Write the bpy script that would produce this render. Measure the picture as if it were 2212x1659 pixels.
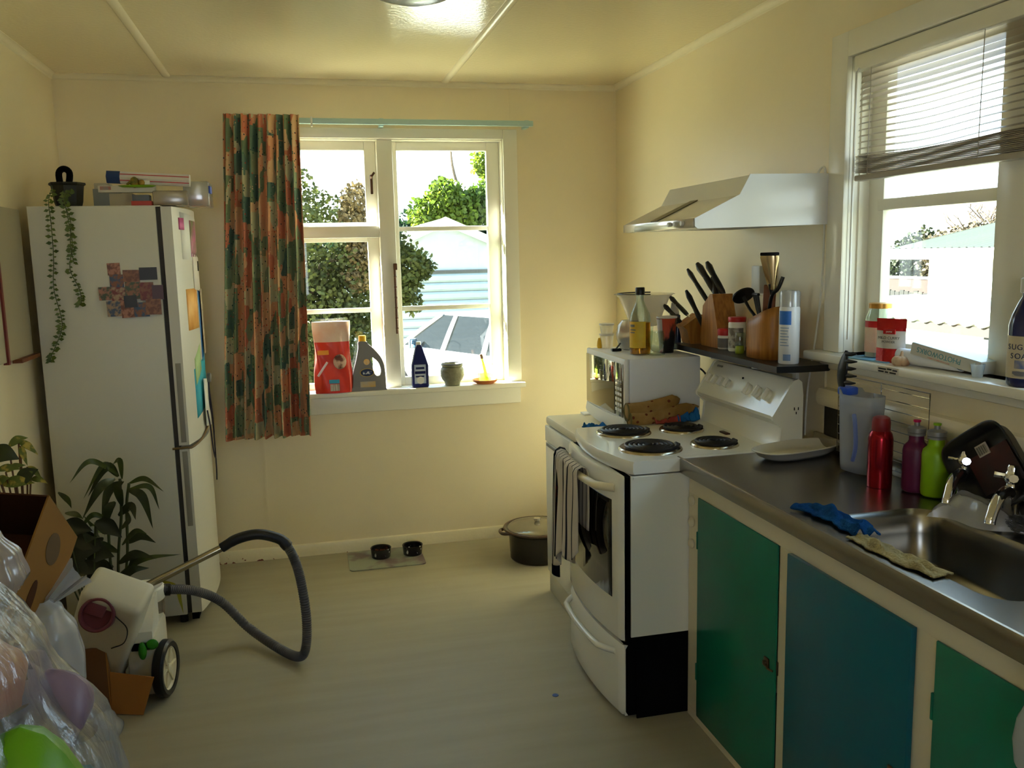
import bpy, bmesh, math, random
from mathutils import Vector, Matrix, Euler
random.seed(7)
PI=math.pi
sc=bpy.context.scene
for o in list(bpy.data.objects): bpy.data.objects.remove(o)
C=sc.collection

# ------------------------------------------------------------ camera
cd=bpy.data.cameras.new('camera'); cam=bpy.data.objects.new('camera',cd); C.objects.link(cam)
yaw,pitch,roll=0.233245,0.146905,-0.022377
fw=Vector((math.sin(yaw)*math.cos(pitch),math.cos(yaw)*math.cos(pitch),-math.sin(pitch)))
r0=Vector((math.cos(yaw),-math.sin(yaw),0)); u0=r0.cross(fw)
rr=r0*math.cos(roll)+u0*math.sin(roll); uu=-r0*math.sin(roll)+u0*math.cos(roll)
m3=Matrix((rr,uu,-fw)).transposed()
cam.matrix_world=Matrix.Translation((-1.7505,-4.7373,1.5994))@m3.to_4x4()
cd.sensor_width=36; cd.lens=36*1893.72/2212; cd.clip_start=.02; cd.clip_end=300
sc.camera=cam

# ------------------------------------------------------------ world, sun, exposure
w=bpy.data.worlds.new('sky'); sc.world=w; w.use_nodes=True
nt=w.node_tree; bg=nt.nodes['Background']
tc=nt.nodes.new('ShaderNodeTexCoord'); sp=nt.nodes.new('ShaderNodeSeparateXYZ'); rp=nt.nodes.new('ShaderNodeValToRGB')
nt.links.new(tc.outputs['Generated'],sp.inputs[0]); nt.links.new(sp.outputs['Z'],rp.inputs[0]); nt.links.new(rp.outputs[0],bg.inputs[0])
rp.color_ramp.elements[0].position=.0; rp.color_ramp.elements[0].color=(.86,.93,1,1)
rp.color_ramp.elements[1].position=.6; rp.color_ramp.elements[1].color=(.42,.64,1,1)
bg.inputs[1].default_value=6.5
sl=bpy.data.lights.new('sun','SUN'); so=bpy.data.objects.new('sun',sl); C.objects.link(so)
sl.energy=128; sl.angle=math.radians(.6); sl.color=(1,.96,.90)
so.rotation_euler=Vector((.65,-.30,-.385)).to_track_quat('-Z','Y').to_euler()
sc.view_settings.view_transform='Standard'; sc.view_settings.look='None'; sc.view_settings.gamma=1
sc.view_settings.use_curve_mapping=False
sc.view_settings.exposure=0.14
try:
    sc.cycles.max_bounces=10; sc.cycles.diffuse_bounces=6; sc.cycles.transparent_max_bounces=24
    sc.cycles.use_denoising=True; sc.cycles.sample_clamp_indirect=8
    sc.cycles.caustics_reflective=False; sc.cycles.caustics_refractive=False
except Exception: pass

# ------------------------------------------------------------ materials
def L(c):
    if isinstance(c,str): c=tuple(int(c[i:i+2],16) for i in (0,2,4))
    return tuple((v/255/12.92) if v/255<=.04045 else ((v/255+.055)/1.055)**2.4 for v in c[:3])+(1,)
_m={}
def mat(name,col='cccccc',rough=.5,metal=0,spec=.5,bump=0,bs=60,col2=None,vs=4,vt=(.35,.65),trans=0,ior=1.45,alpha=1,emit=0,coat=0,stretch=None,subsurf=0):
    if name in _m: return _m[name]
    m=bpy.data.materials.new(name); m.use_nodes=True; n=m.node_tree; b=n.nodes['Principled BSDF']
    b.inputs['Base Color'].default_value=L(col); b.inputs['Roughness'].default_value=rough; b.inputs['Metallic'].default_value=metal
    b.inputs['Specular IOR Level'].default_value=spec; b.inputs['Transmission Weight'].default_value=trans; b.inputs['IOR'].default_value=ior
    b.inputs['Alpha'].default_value=alpha; b.inputs['Coat Weight'].default_value=coat
    if emit: b.inputs['Emission Color'].default_value=L(col); b.inputs['Emission Strength'].default_value=emit
    if bump or col2:
        t=n.nodes.new('ShaderNodeTexCoord'); mp=n.nodes.new('ShaderNodeMapping'); n.links.new(t.outputs['Object'],mp.inputs[0])
        if stretch: mp.inputs['Scale'].default_value=stretch
    if col2:
        x=n.nodes.new('ShaderNodeTexNoise'); x.inputs['Scale'].default_value=vs; x.inputs['Detail'].default_value=5
        r=n.nodes.new('ShaderNodeValToRGB'); r.color_ramp.elements[0].position=vt[0]; r.color_ramp.elements[1].position=vt[1]
        r.color_ramp.elements[0].color=L(col); r.color_ramp.elements[1].color=L(col2)
        n.links.new(mp.outputs[0],x.inputs['Vector']); n.links.new(x.outputs['Fac'],r.inputs[0]); n.links.new(r.outputs[0],b.inputs['Base Color'])
    if bump:
        x=n.nodes.new('ShaderNodeTexNoise'); x.inputs['Scale'].default_value=bs; x.inputs['Detail'].default_value=4
        bp=n.nodes.new('ShaderNodeBump'); bp.inputs['Strength'].default_value=bump; bp.inputs['Distance'].default_value=.01
        n.links.new(mp.outputs[0],x.inputs['Vector']); n.links.new(x.outputs['Fac'],bp.inputs['Height']); n.links.new(bp.outputs[0],b.inputs['Normal'])
    _m[name]=m; return m
def mixmat(name,a=.5,col='ffffff',rough=.1,refl=.1,translucent=None,bump=0,bs=20,stretch=None):
    """thin see-through sheet: transparent + (diffuse/translucent) + glossy"""
    if name in _m: return _m[name]
    m=bpy.data.materials.new(name); m.use_nodes=True; n=m.node_tree; n.nodes.clear()
    out=n.nodes.new('ShaderNodeOutputMaterial'); tr=n.nodes.new('ShaderNodeBsdfTransparent'); gl=n.nodes.new('ShaderNodeBsdfGlossy')
    gl.inputs['Roughness'].default_value=rough
    mx=n.nodes.new('ShaderNodeMixShader'); fr=n.nodes.new('ShaderNodeLayerWeight'); fr.inputs['Blend'].default_value=.5
    pw=n.nodes.new('ShaderNodeMath'); pw.operation='POWER'; pw.inputs[1].default_value=5; n.links.new(fr.outputs['Facing'],pw.inputs[0])
    mu=n.nodes.new('ShaderNodeMath'); mu.operation='MULTIPLY_ADD'; mu.inputs[1].default_value=.7; mu.inputs[2].default_value=.035+refl; mu.use_clamp=True
    n.links.new(pw.outputs[0],mu.inputs[0]); n.links.new(mu.outputs[0],mx.inputs[0])
    base=tr.outputs[0]
    if translucent is not None:
        df=n.nodes.new('ShaderNodeBsdfDiffuse'); df.inputs[0].default_value=L(col); tl=n.nodes.new('ShaderNodeBsdfTranslucent'); tl.inputs[0].default_value=L(col)
        m1=n.nodes.new('ShaderNodeMixShader'); m1.inputs[0].default_value=translucent; n.links.new(df.outputs[0],m1.inputs[1]); n.links.new(tl.outputs[0],m1.inputs[2])
        m2=n.nodes.new('ShaderNodeMixShader'); m2.inputs[0].default_value=a; n.links.new(tr.outputs[0],m2.inputs[1]); n.links.new(m1.outputs[0],m2.inputs[2]); base=m2.outputs[0]
    else: tr.inputs[0].default_value=L(col)
    n.links.new(base,mx.inputs[1]); n.links.new(gl.outputs[0],mx.inputs[2]); n.links.new(mx.outputs[0],out.inputs[0])
    if bump:
        t=n.nodes.new('ShaderNodeTexCoord'); mp=n.nodes.new('ShaderNodeMapping'); n.links.new(t.outputs['Object'],mp.inputs[0])
        if stretch: mp.inputs['Scale'].default_value=stretch
        x=n.nodes.new('ShaderNodeTexNoise'); x.inputs['Scale'].default_value=bs; x.inputs['Detail'].default_value=6
        bp=n.nodes.new('ShaderNodeBump'); bp.inputs['Strength'].default_value=bump; bp.inputs['Distance'].default_value=.02
        n.links.new(mp.outputs[0],x.inputs[0]); n.links.new(x.outputs['Fac'],bp.inputs['Height']); n.links.new(bp.outputs[0],gl.inputs['Normal'])
    _m[name]=m; return m
def nodes(m): return m.node_tree,m.node_tree.nodes['Principled BSDF']

WALL=mat('cream_wall_paint','eadec0',.34,spec=.45,bump=.05,bs=180,col2='e7d9b8',vs=1.5)
CEIL=mat('glossy_cream_ceiling_paint','e9dcb8',.13,spec=.6,bump=.09,bs=60)
TRIM=mat('cream_gloss_trim','ede3c8',.25)
WHITE=mat('white_gloss_paint','ece8da',.25,spec=.5,bump=.03,bs=40)
ENAMEL=mat('white_enamel','e6e5dc',.16,spec=.5)
FRIDGEW=mat('fridge_enamel','d3d0c4',.38,spec=.4,bump=.04,bs=300)
PLW=mat('white_plastic','e8e6de',.35)
CREAMP=mat('cream_plastic','e3d9bb',.4)
BLACK=mat('black_plastic','0c0c0d',.35)
MATTE=mat('matte_black','050505',.9,spec=.1)
RUBBER=mat('dark_grey_rubber','1b1b1d',.55)
STEEL=mat('brushed_steel','9d978b',.27,metal=1,bump=.04,bs=90,stretch=(1,12,1))
STEELS=mat('sink_steel','8f8b82',.24,metal=1)
CHROME=mat('chrome','d8d8dc',.06,metal=1)
TEALG=mat('green_teal_paint','0d6f57',.32,bump=.02,bs=30,col2='0b6a54',vs=3)
TEALB=mat('blue_teal_paint','0b5a68',.32,bump=.02,bs=30,col2='09586a',vs=3)
CREAMC=mat('cream_cabinet_paint','d8ceb2',.35,bump=.03,bs=30)
WOOD=mat('honey_wood','b07835',.4,col2='8f5a22',vs=6,stretch=(14,14,1))
WOODD=mat('brown_wood','7b4320',.45,col2='5d2f14',vs=6,stretch=(14,14,1))
CARD=mat('brown_cardboard','a9743f',.8,spec=.2,bump=.05,bs=200)
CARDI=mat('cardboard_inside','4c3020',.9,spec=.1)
PAPER=mat('white_paper','f0efe9',.7,spec=.2)
GLASS=mixmat('window_glass',rough=.02,refl=.0,col='f4f8f4')
CGLASS=mixmat('clear_jar_glass',rough=.03,refl=.05,col='dfe8e0')
BAG=mixmat('clear_plastic_bag',a=.34,col='c2c7cf',rough=.16,refl=.10,translucent=.5,bump=.6,bs=4,stretch=(7,7,.5))
BAGW=mixmat('white_plastic_bag',a=.68,col='d9dce6',rough=.2,refl=.05,translucent=.4,bump=.6,bs=14)
FROST=mixmat('frosted_plastic',a=.62,col='d5dae6',rough=.25,refl=.03,translucent=.6)
RED=mat('red_plastic','b31219',.4); BLUE=mat('blue_plastic','1c3fa0',.4); DBLUE=mat('dark_blue_plastic','151c58',.25)
YEL=mat('yellow_plastic','e8b51c',.4); GRN=mat('green_plastic','2f8a1c',.35); GREY=mat('grey_plastic','6f6e6c',.4)
DGREY=mat('dark_grey_plastic','2c2c30',.4); LBLUE=mat('pale_blue_paint','aecbcb',.35); ORG=mat('orange_plastic','d8752a',.45)
SALMON=mat('salmon_red','c9442e',.5)

# ------------------------------------------------------------ mesh builder
class MB:
    def __init__(s): s.v=[]; s.f=[]; s.M=None
    def add(s,vs,fs):
        b=len(s.v)
        if s.M is not None: vs=[s.M@Vector(v) for v in vs]
        s.v+= [tuple(v) for v in vs]; s.f+=[tuple(i+b for i in f) for f in fs]; return s
    def box(s,x0,x1,y0,y1,z0,z1,bev=0,seg=2):
        if x0>x1:x0,x1=x1,x0
        if y0>y1:y0,y1=y1,y0
        if z0>z1:z0,z1=z1,z0
        if bev<=0:
            return s.add([(x0,y0,z0),(x1,y0,z0),(x1,y1,z0),(x0,y1,z0),(x0,y0,z1),(x1,y0,z1),(x1,y1,z1),(x0,y1,z1)],
              [(0,3,2,1),(4,5,6,7),(0,1,5,4),(1,2,6,5),(2,3,7,6),(3,0,4,7)])
        bm=bmesh.new(); bmesh.ops.create_cube(bm,size=1)
        for v in bm.verts: v.co=Vector(((x0+x1)/2+v.co.x*(x1-x0),(y0+y1)/2+v.co.y*(y1-y0),(z0+z1)/2+v.co.z*(z1-z0)))
        bev=min(bev,.49*min(x1-x0,y1-y0,z1-z0))
        bmesh.ops.bevel(bm,geom=bm.edges[:],offset=bev,segments=seg,affect='EDGES',profile=.5)
        bm.verts.index_update(); s.add([v.co[:] for v in bm.verts],[[v.index for v in f.verts] for f in bm.faces]); bm.free(); return s
    def lathe(s,prof,c=(0,0,0),n=24,axis='z',sx=1,sy=1,cap=True,a0=0,a1=2*PI):
        full=abs(a1-a0-2*PI)<1e-6; k=n if full else n+1; vs=[]; fs=[]
        for r,z in prof:
            for i in range(k):
                a=a0+(a1-a0)*i/n; p=(r*math.cos(a)*sx,r*math.sin(a)*sy,z)
                if axis=='x': p=(p[2],p[0],p[1])
                if axis=='y': p=(p[0],p[2],p[1])
                vs.append((p[0]+c[0],p[1]+c[1],p[2]+c[2]))
        for j in range(len(prof)-1):
            for i in range(n):
                i2=(i+1)%k; fs.append((j*k+i,j*k+i2,(j+1)*k+i2,(j+1)*k+i))
        if cap and full:
            if prof[0][0]>1e-5: fs.append(tuple(range(k))[::-1])
            if prof[-1][0]>1e-5: fs.append(tuple((len(prof)-1)*k+i for i in range(k)))
        return s.add(vs,fs)
    def cyl(s,r,z0,z1,c=(0,0,0),n=24,axis='z',r2=None): return s.lathe([(r,z0),(r if r2 is None else r2,z1)],c,n,axis)
    def tube(s,pts,r,n=8,cap=True,closed=False):
        pts=[Vector(p) for p in pts]; rs=r if isinstance(r,(list,tuple)) else [r]*len(pts); vs=[]; fs=[]; N=len(pts)
        up=None
        for i,p in enumerate(pts):
            if closed: t=(pts[(i+1)%N]-pts[i-1])
            else: t=(pts[min(i+1,N-1)]-pts[max(i-1,0)])
            if t.length<1e-9: t=Vector((0,0,1))
            t.normalize()
            if up is None:
                up=Vector((0,0,1)) if abs(t.z)<.9 else Vector((1,0,0))
            x=up.cross(t)
            if x.length<1e-6: x=Vector((1,0,0)).cross(t)
            x.normalize(); y=t.cross(x).normalized(); up=y
            for k in range(n):
                a=2*PI*k/n; vs.append(p+(x*math.cos(a)+y*math.sin(a))*rs[i])
        for i in range(N if closed else N-1):
            j=(i+1)%N
            for k in range(n):
                k2=(k+1)%n; fs.append((i*n+k,i*n+k2,j*n+k2,j*n+k))
        if cap and not closed: fs.append(tuple(range(n))[::-1]); fs.append(tuple((N-1)*n+k for k in range(n)))
        return s.add(vs,fs)
    def prism(s,poly,a0,a1,axis='y'):
        n=len(poly)
        def P(p,a): return {'y':(p[0],a,p[1]),'x':(a,p[0],p[1]),'z':(p[0],p[1],a)}[axis]
        vs=[P(p,a0) for p in poly]+[P(p,a1) for p in poly]
        fs=[tuple(range(n)),tuple(range(2*n-1,n-1,-1))]+[(i,i+n,(i+1)%n+n,(i+1)%n) for i in range(n)]
        return s.add(vs,fs)
    def grid(s,fn,nu,nv,flip=False):
        vs=[fn(i/nu,j/nv) for j in range(nv+1) for i in range(nu+1)]; fs=[]
        for j in range(nv):
            for i in range(nu):
                a=j*(nu+1)+i; q=(a,a+1,a+nu+2,a+nu+1); fs.append(q[::-1] if flip else q)
        return s.add(vs,fs)
    def sphere(s,r,c=(0,0,0),n=16,m=10,sx=1,sy=1,sz=1):
        prof=[(max(1e-6,r*math.sin(PI*i/m)),-r*math.cos(PI*i/m)*sz) for i in range(m+1)]
        return s.lathe(prof,c,n,sx=sx,sy=sy,cap=False)
def RT(x=0,y=0,z=0,rx=0,ry=0,rz=0): return Matrix.Translation((x,y,z))@Euler((rx,ry,rz)).to_matrix().to_4x4()
def bez(pts,n=8):
    """Catmull-Rom through pts"""
    P=[Vector(p) for p in pts]; P=[2*P[0]-P[1]]+P+[2*P[-1]-P[-2]]; out=[]
    for i in range(1,len(P)-2):
        for k in range(n):
            t=k/n; a,b,c,d=P[i-1],P[i],P[i+1],P[i+2]
            out.append(.5*((2*b)+(c-a)*t+(2*a-5*b+4*c-d)*t*t+(-a+3*b-3*c+d)*t**3))
    out.append(P[-2]); return out
def mk(name,mb,m,parent=None,smooth=None,solid=0,sub=0,loc=None,rot=None):
    me=bpy.data.meshes.new(name); me.from_pydata([tuple(v) for v in mb.v],[],mb.f); me.validate(); me.update()
    bm=bmesh.new(); bm.from_mesh(me); bmesh.ops.recalc_face_normals(bm,faces=bm.faces[:]); bm.to_mesh(me); bm.free()
    me.materials.append(m); o=bpy.data.objects.new(name,me); C.objects.link(o)
    if parent is not None: o.parent=parent
    if loc: o.location=loc
    if rot: o.rotation_euler=rot
    if smooth is not False:
        for p in me.polygons: p.use_smooth=True
        ang=math.radians(38 if smooth is None else smooth)
        try: me.set_sharp_from_angle(angle=ang)
        except Exception: pass
    if solid: md=o.modifiers.new('solid','SOLIDIFY'); md.thickness=solid; md.offset=0
    if sub: md=o.modifiers.new('sub','SUBSURF'); md.levels=sub; md.render_levels=sub
    return o
def tag(o,label=None,cat=None,group=None,kind=None):
    if label:o['label']=label
    if cat:o['category']=cat
    if group:o['group']=group
    if kind:o['kind']=kind
    return o
def thing(name,label,cat,loc=(0,0,0),rz=0,group=None,rot=None):
    o=bpy.data.objects.new(name,None); C.objects.link(o); o.location=loc; o.rotation_euler=rot or (0,0,rz); o.empty_display_size=.05
    return tag(o,label,cat,group)
def struct(name,mb,m,parent=None,**k):
    o=mk(name,mb,m,parent,**k)
    if parent is None: o['kind']='structure'
    return o
def dup(o,loc=None,rz=None,label=None,parent=None):
    c=o.copy(); C.objects.link(c)
    if parent is not None: c.parent=parent
    if loc is not None: c.location=loc
    if rz is not None: c.rotation_euler=(o.rotation_euler[0],o.rotation_euler[1],rz)
    if label: c['label']=label
    for ch in list(o.children): dup(ch,parent=c)
    return c
def text(name,s,size,m,parent,loc,rot,ext=.0004,align='CENTER',sx=1):
    cu=bpy.data.curves.new(name,'FONT'); cu.body=s; cu.size=size; cu.extrude=ext; cu.align_x=align; cu.align_y='CENTER'
    tmp=bpy.data.objects.new('tmp',cu); me=bpy.data.meshes.new_from_object(tmp); bpy.data.objects.remove(tmp); me.materials.clear(); me.materials.append(m)
    o=bpy.data.objects.new(name,me); C.objects.link(o); o.parent=parent; o.location=loc; o.rotation_euler=rot; o.scale=(sx,1,1)
    return o
def B(*a,bev=0): return MB().box(*a,bev=bev)

# ============================================================ ROOM SHELL
XL,YN,H=-2.85,-6.4,2.5
fl=mat('grey_green_vinyl','a39d88',.5,spec=.25,col2='9d9781',vs=3,stretch=(.6,5,1))
n_,b_=nodes(fl)
x=n_.nodes.new('ShaderNodeTexNoise'); x.inputs['Scale'].default_value=30; t=n_.nodes.new('ShaderNodeTexCoord'); mp=n_.nodes.new('ShaderNodeMapping'); mp.inputs['Scale'].default_value=(.25,3,1)
bp=n_.nodes.new('ShaderNodeBump'); bp.inputs['Strength'].default_value=.012; bp.inputs['Distance'].default_value=.01
n_.links.new(t.outputs['Object'],mp.inputs[0]); n_.links.new(mp.outputs[0],x.inputs[0]); n_.links.new(x.outputs['Fac'],bp.inputs['Height']); n_.links.new(bp.outputs[0],b_.inputs['Normal'])
struct('floor',B(XL,0,YN,0,-.1,0),fl)
struct('ceiling',B(XL,0,YN,0,H,H+.1),CEIL)
wb=MB(); T=.13
wx0,wx1,wz0,wz1=-1.95,-.65,.895,2.21
wb.box(XL-T,wx0,0,T,-.5,H+.1).box(wx1,T,0,T,-.5,H+.1).box(wx0,wx1,0,T,-.5,wz0).box(wx0,wx1,0,T,wz1,H+.1)
struct('wall_back',wb,WALL,smooth=False)
vy0,vy1,vz0,vz1=-3.62,-2.16,1.25,2.2
wr=MB(); wr.box(0,T,YN,vy0,-.5,H+.1).box(0,T,vy1,0,-.5,H+.1).box(0,T,vy0,vy1,-.5,vz0).box(0,T,vy0,vy1,vz1,H+.1)
struct('wall_right',wr,WALL,smooth=False)
struct('wall_left',B(XL-T,XL,YN,0,-.5,H+.1),WALL,smooth=False)
wf=MB(); wf.box(XL-T,-2.7,YN-T,YN,-.5,H+.1).box(-1.65,T,YN-T,YN,-.5,H+.1).box(-2.7,-1.65,YN-T,YN,-.5,1.15).box(-2.7,-1.65,YN-T,YN,2.0,H+.1)
struct('wall_front',wf,WALL,smooth=False)
# sheet joints: thin cover strips on the back wall
jt=MB()
for xx in (-1.985,-.60): jt.box(xx-.006,xx+.006,-.003,0,2.32 if xx>-1.9 else .07,2.475)
struct('trim_6',jt,WALL)
def scotia(poly_axis,a0,a1,fx):
    m=MB(); s=.028
    prof=[(0,0),(s,0)]+[(s-s*.75*math.sin(a*PI/2/4),-s*.75*(1-math.cos(a*PI/2/4))-.002) for a in range(5)]+[(0,-s)]
    m.prism([fx(p) for p in prof],a0,a1,poly_axis); return m
struct('trim_1',scotia('x',XL,0,lambda p:(-p[0],H+p[1])),TRIM)
struct('trim_2',scotia('y',YN,0,lambda p:(-p[0],H+p[1])),TRIM)
struct('trim_3',scotia('y',YN,0,lambda p:(XL+p[0],H+p[1])),TRIM)
for i,xx in ((4,-2.33),(5,-.955)):
    m=MB(); m.prism([(xx-.02,H)]+[(xx-.02*math.cos(a*PI/6),H-.011*math.sin(a*PI/6)) for a in range(7)]+[(xx+.02,H)],YN,-.02,'y')
    struct('trim_%d'%i,m,TRIM)
# baseboards
bbm=mat('baseboard_paint','e9dfc0',.3,bump=.1,bs=60)
n_,b_=nodes(bbm)
t=n_.nodes.new('ShaderNodeTexCoord'); sx_=n_.nodes.new('ShaderNodeSeparateXYZ'); n_.links.new(t.outputs['Object'],sx_.inputs[0])
x=n_.nodes.new('ShaderNodeTexNoise'); x.inputs['Scale'].default_value=34; x.inputs['Detail'].default_value=3; n_.links.new(t.outputs['Object'],x.inputs[0])
mr=n_.nodes.new('ShaderNodeMapRange'); mr.inputs[1].default_value=.0; mr.inputs[2].default_value=.045; mr.inputs[3].default_value=.30; mr.inputs[4].default_value=0
n_.links.new(sx_.outputs['Z'],mr.inputs[0])
mr2=n_.nodes.new('ShaderNodeMapRange'); mr2.inputs[1].default_value=-2.3; mr2.inputs[2].default_value=-1.3; mr2.inputs[3].default_value=0; mr2.inputs[4].default_value=-.32; n_.links.new(sx_.outputs['X'],mr2.inputs[0])
ad=n_.nodes.new('ShaderNodeMath'); n_.links.new(x.outputs['Fac'],ad.inputs[0]); n_.links.new(mr.outputs[0],ad.inputs[1])
ad2=n_.nodes.new('ShaderNodeMath'); n_.links.new(ad.outputs[0],ad2.inputs[0]); n_.links.new(mr2.outputs[0],ad2.inputs[1])
gt=n_.nodes.new('ShaderNodeMath'); gt.operation='GREATER_THAN'; gt.inputs[1].default_value=.72; n_.links.new(ad2.outputs[0],gt.inputs[0])
mx=n_.nodes.new('ShaderNodeMix'); mx.data_type='RGBA'; mx.inputs[6].default_value=L('e9dfc0'); mx.inputs[7].default_value=L('7a2f22'); n_.links.new(gt.outputs[0],mx.inputs[0]); n_.links.new(mx.outputs[2],b_.inputs['Base Color'])
bb=MB(); bb.prism([(0,0),(-.016,0),(-.018,.045),(-.012,.062),(0,.066)],XL,0,'x'); struct('baseboard_back',bb,bbm)
bb=MB(); bb.prism([(XL,0),(XL+.016,0),(XL+.018,.045),(XL+.012,.062),(XL,.066)],YN,-.02,'y'); struct('baseboard_left',bb,TRIM)
# eaves of the house roof
ev=MB(); ev.box(XL-.6,.6,T,.44,2.52,2.58).box(T,.60,YN,T,2.52,2.58).box(XL-.6,.6,.44,.47,2.42,2.62)
struct('trim_7',ev,WHITE,smooth=False)

# ============================================================ WINDOW 1 (back wall)
W1=bpy.data.objects.new('window_1',None); C.objects.link(W1); W1['kind']='structure'
m=MB()
m.box(-2.02,-1.95,-.02,0,.896,2.262,bev=.004).box(-.65,-.572,-.02,0,.896,2.262,bev=.004).box(-1.95,-.65,-.02,0,2.21,2.262,bev=.004)
mk('casing',m,WHITE,W1)
m=MB(); m.box(-1.95,-1.945,0,T,.895,2.21).box(-.655,-.65,0,T,.895,2.21).box(-1.95,-.65,0,T,2.205,2.21); mk('jamb_lining',m,WHITE,W1)
m=MB(); m.box(-2.04,-.56,-.07,T+.03,.868,.896,bev=.006); mk('window_sill',m,WHITE,W1)
m=MB(); m.box(-2.02,-.58,-.024,0,.775,.868,bev=.006); mk('apron',m,WHITE,W1)
mk('mullion',B(-1.325,-1.242,0,.11,.896,2.205,bev=.004),WHITE,W1)
mk('transom',B(-1.945,-1.325,.01,.11,1.703,1.765,bev=.004),WHITE,W1)
def sash(x0,x1,z0,z1,y0,sl,sr_,st,sb,mun,name='sash'):
    m=MB(); y1=y0+.035
    m.box(x0,x0+sl,y0,y1,z0,z1,bev=.003).box(x1-sr_,x1,y0,y1,z0,z1,bev=.003).box(x0+sl,x1-sr_,y0,y1,z1-st,z1,bev=.003).box(x0+sl,x1-sr_,y0,y1,z0,z0+sb,bev=.003)
    s=mk(name,m,WHITE,W1)
    zs=[z0+sb]+mun+[z1-st]
    for z in mun: mk('glazing_bar',B(x0+sl,x1-sr_,y0+.002,y1-.002,z-.012,z+.012,bev=.003),WHITE,s)
    for a,b in zip(zs[:-1],zs[1:]): mk('pane',B(x0+sl-.004,x1-sr_+.004,y0+.016,y0+.019,a-.004,b+.004),GLASS,s,smooth=False)
    return s
sash(-1.945,-1.325,1.765,2.205,.070,.045,.06,.045,.02,[])
sash(-1.945,-1.325,.896,1.703,.070,.045,.06,.02,.035,[1.318])
sash(-1.242,-.655,.896,2.205,.070,.028,.07,.045,.045,[1.747,1.318])
brass=mat('tarnished_brass','5a3a26',.4,metal=.6)
m=MB(); m.tube([(-1.256,-.012,1.19),(-1.256,-.012,1.545)],.006); m.box(-1.262,-1.242,-.016,0,1.53,1.565,bev=.003)
for k in range(6): m.sphere(.008,(-1.256,-.018,1.22+k*.055),8,6)
mk('casement_stay',m,brass,W1)
m=MB(); m.box(-1.362,-1.348,.025,.045,1.93,2.03,bev=.003); m.tube([(-1.355,.03,2.01),(-1.355,.01,2.02),(-1.34,.005,2.04)],.006); mk('window_catch',m,brass,W1)

# curtain rail + curtain
t_=thing('curtain_rail','pale blue painted curtain rail above the back window','rail',(-1.25,-.085,2.283))
m=MB(); m.box(-.77,.75,-.012,.012,-.014,.014,bev=.003); mk('track',m,LBLUE,t_)
m=MB(); 
for xx in (-.72,-.05,.72): m.box(xx-.012,xx+.012,.01,.085,-.02,.02,bev=.003)
mk('bracket',m,LBLUE,t_)
m=MB(); m.box(-.405,-.395,-.022,-.008,-.03,.02,bev=.002); mk('glider_hook',m,PLW,t_)
cm=bpy.data.materials.new('floral_patchwork_fabric'); cm.use_nodes=True; n_,b_=nodes(cm); _m['cur']=cm
b_.inputs['Roughness'].default_value=.9; b_.inputs['Specular IOR Level'].default_value=.1
uv=n_.nodes.new('ShaderNodeUVMap'); mp=n_.nodes.new('ShaderNodeMapping'); mp.inputs['Scale'].default_value=(1.5,.75,1); n_.links.new(uv.outputs[0],mp.inputs[0])
vo=n_.nodes.new('ShaderNodeTexVoronoi'); vo.distance='CHEBYCHEV'; vo.inputs['Scale'].default_value=12; n_.links.new(mp.outputs[0],vo.inputs['Vector'])
wn=n_.nodes.new('ShaderNodeTexWhiteNoise'); n_.links.new(vo.outputs['Position'],wn.inputs['Vector'])
r=n_.nodes.new('ShaderNodeValToRGB'); r.color_ramp.interpolation='CONSTANT'; e=r.color_ramp.elements; e[0].position=0; e[0].color=L('74866a')
for p,c in ((.17,'d4a07c'),(.33,'bcb898'),(.47,'c27a62'),(.6,'5d776b'),(.72,'d4b08c'),(.86,'8c987a')):
    k=e.new(p); k.color=L(c)
e[-1].position=.93 if len(e)<8 else e[-1].position
n_.links.new(wn.outputs['Value'],r.inputs[0])
vo2=n_.nodes.new('ShaderNodeTexVoronoi'); vo2.inputs['Scale'].default_value=52; n_.links.new(uv.outputs[0],vo2.inputs['Vector'])
r2=n_.nodes.new('ShaderNodeValToRGB'); r2.color_ramp.interpolation='CONSTANT'; e=r2.color_ramp.elements; e[0].position=0; e[0].color=(1,1,1,1); e[1].position=.20; e[1].color=(0,0,0,1)
n_.links.new(vo2.outputs['Distance'],r2.inputs[0])
r3=n_.nodes.new('ShaderNodeValToRGB'); r3.color_ramp.interpolation='CONSTANT'; e=r3.color_ramp.elements; e[0].position=0; e[0].color=L('2b3f4a'); e[1].position=.35; e[1].color=L('c9503f'); k=e.new(.6); k.color=L('d9b796'); k=e.new(.8); k.color=L('35604a')
sc_=n_.nodes.new('ShaderNodeSeparateColor'); n_.links.new(vo2.outputs['Color'],sc_.inputs[0]); n_.links.new(sc_.outputs[0],r3.inputs[0])
mx=n_.nodes.new('ShaderNodeMix'); mx.data_type='RGBA'; n_.links.new(r2.outputs[0],mx.inputs[0]); n_.links.new(r.outputs[0],mx.inputs[6]); n_.links.new(r3.outputs[0],mx.inputs[7]); n_.links.new(mx.outputs[2],b_.inputs['Base Color'])
def uvgrid(o,nu,nv,su,sv):
    me=o.data; l=me.uv_layers.new(name='UVMap')
    for lp in me.loops:
        i=lp.vertex_index; l.data[lp.index].uv=((i%(nu+1))/nu*su,(i//(nu+1))/nv*sv)
rnd=random.Random(3); ph=[rnd.uniform(0,6) for _ in range(6)]
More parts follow.
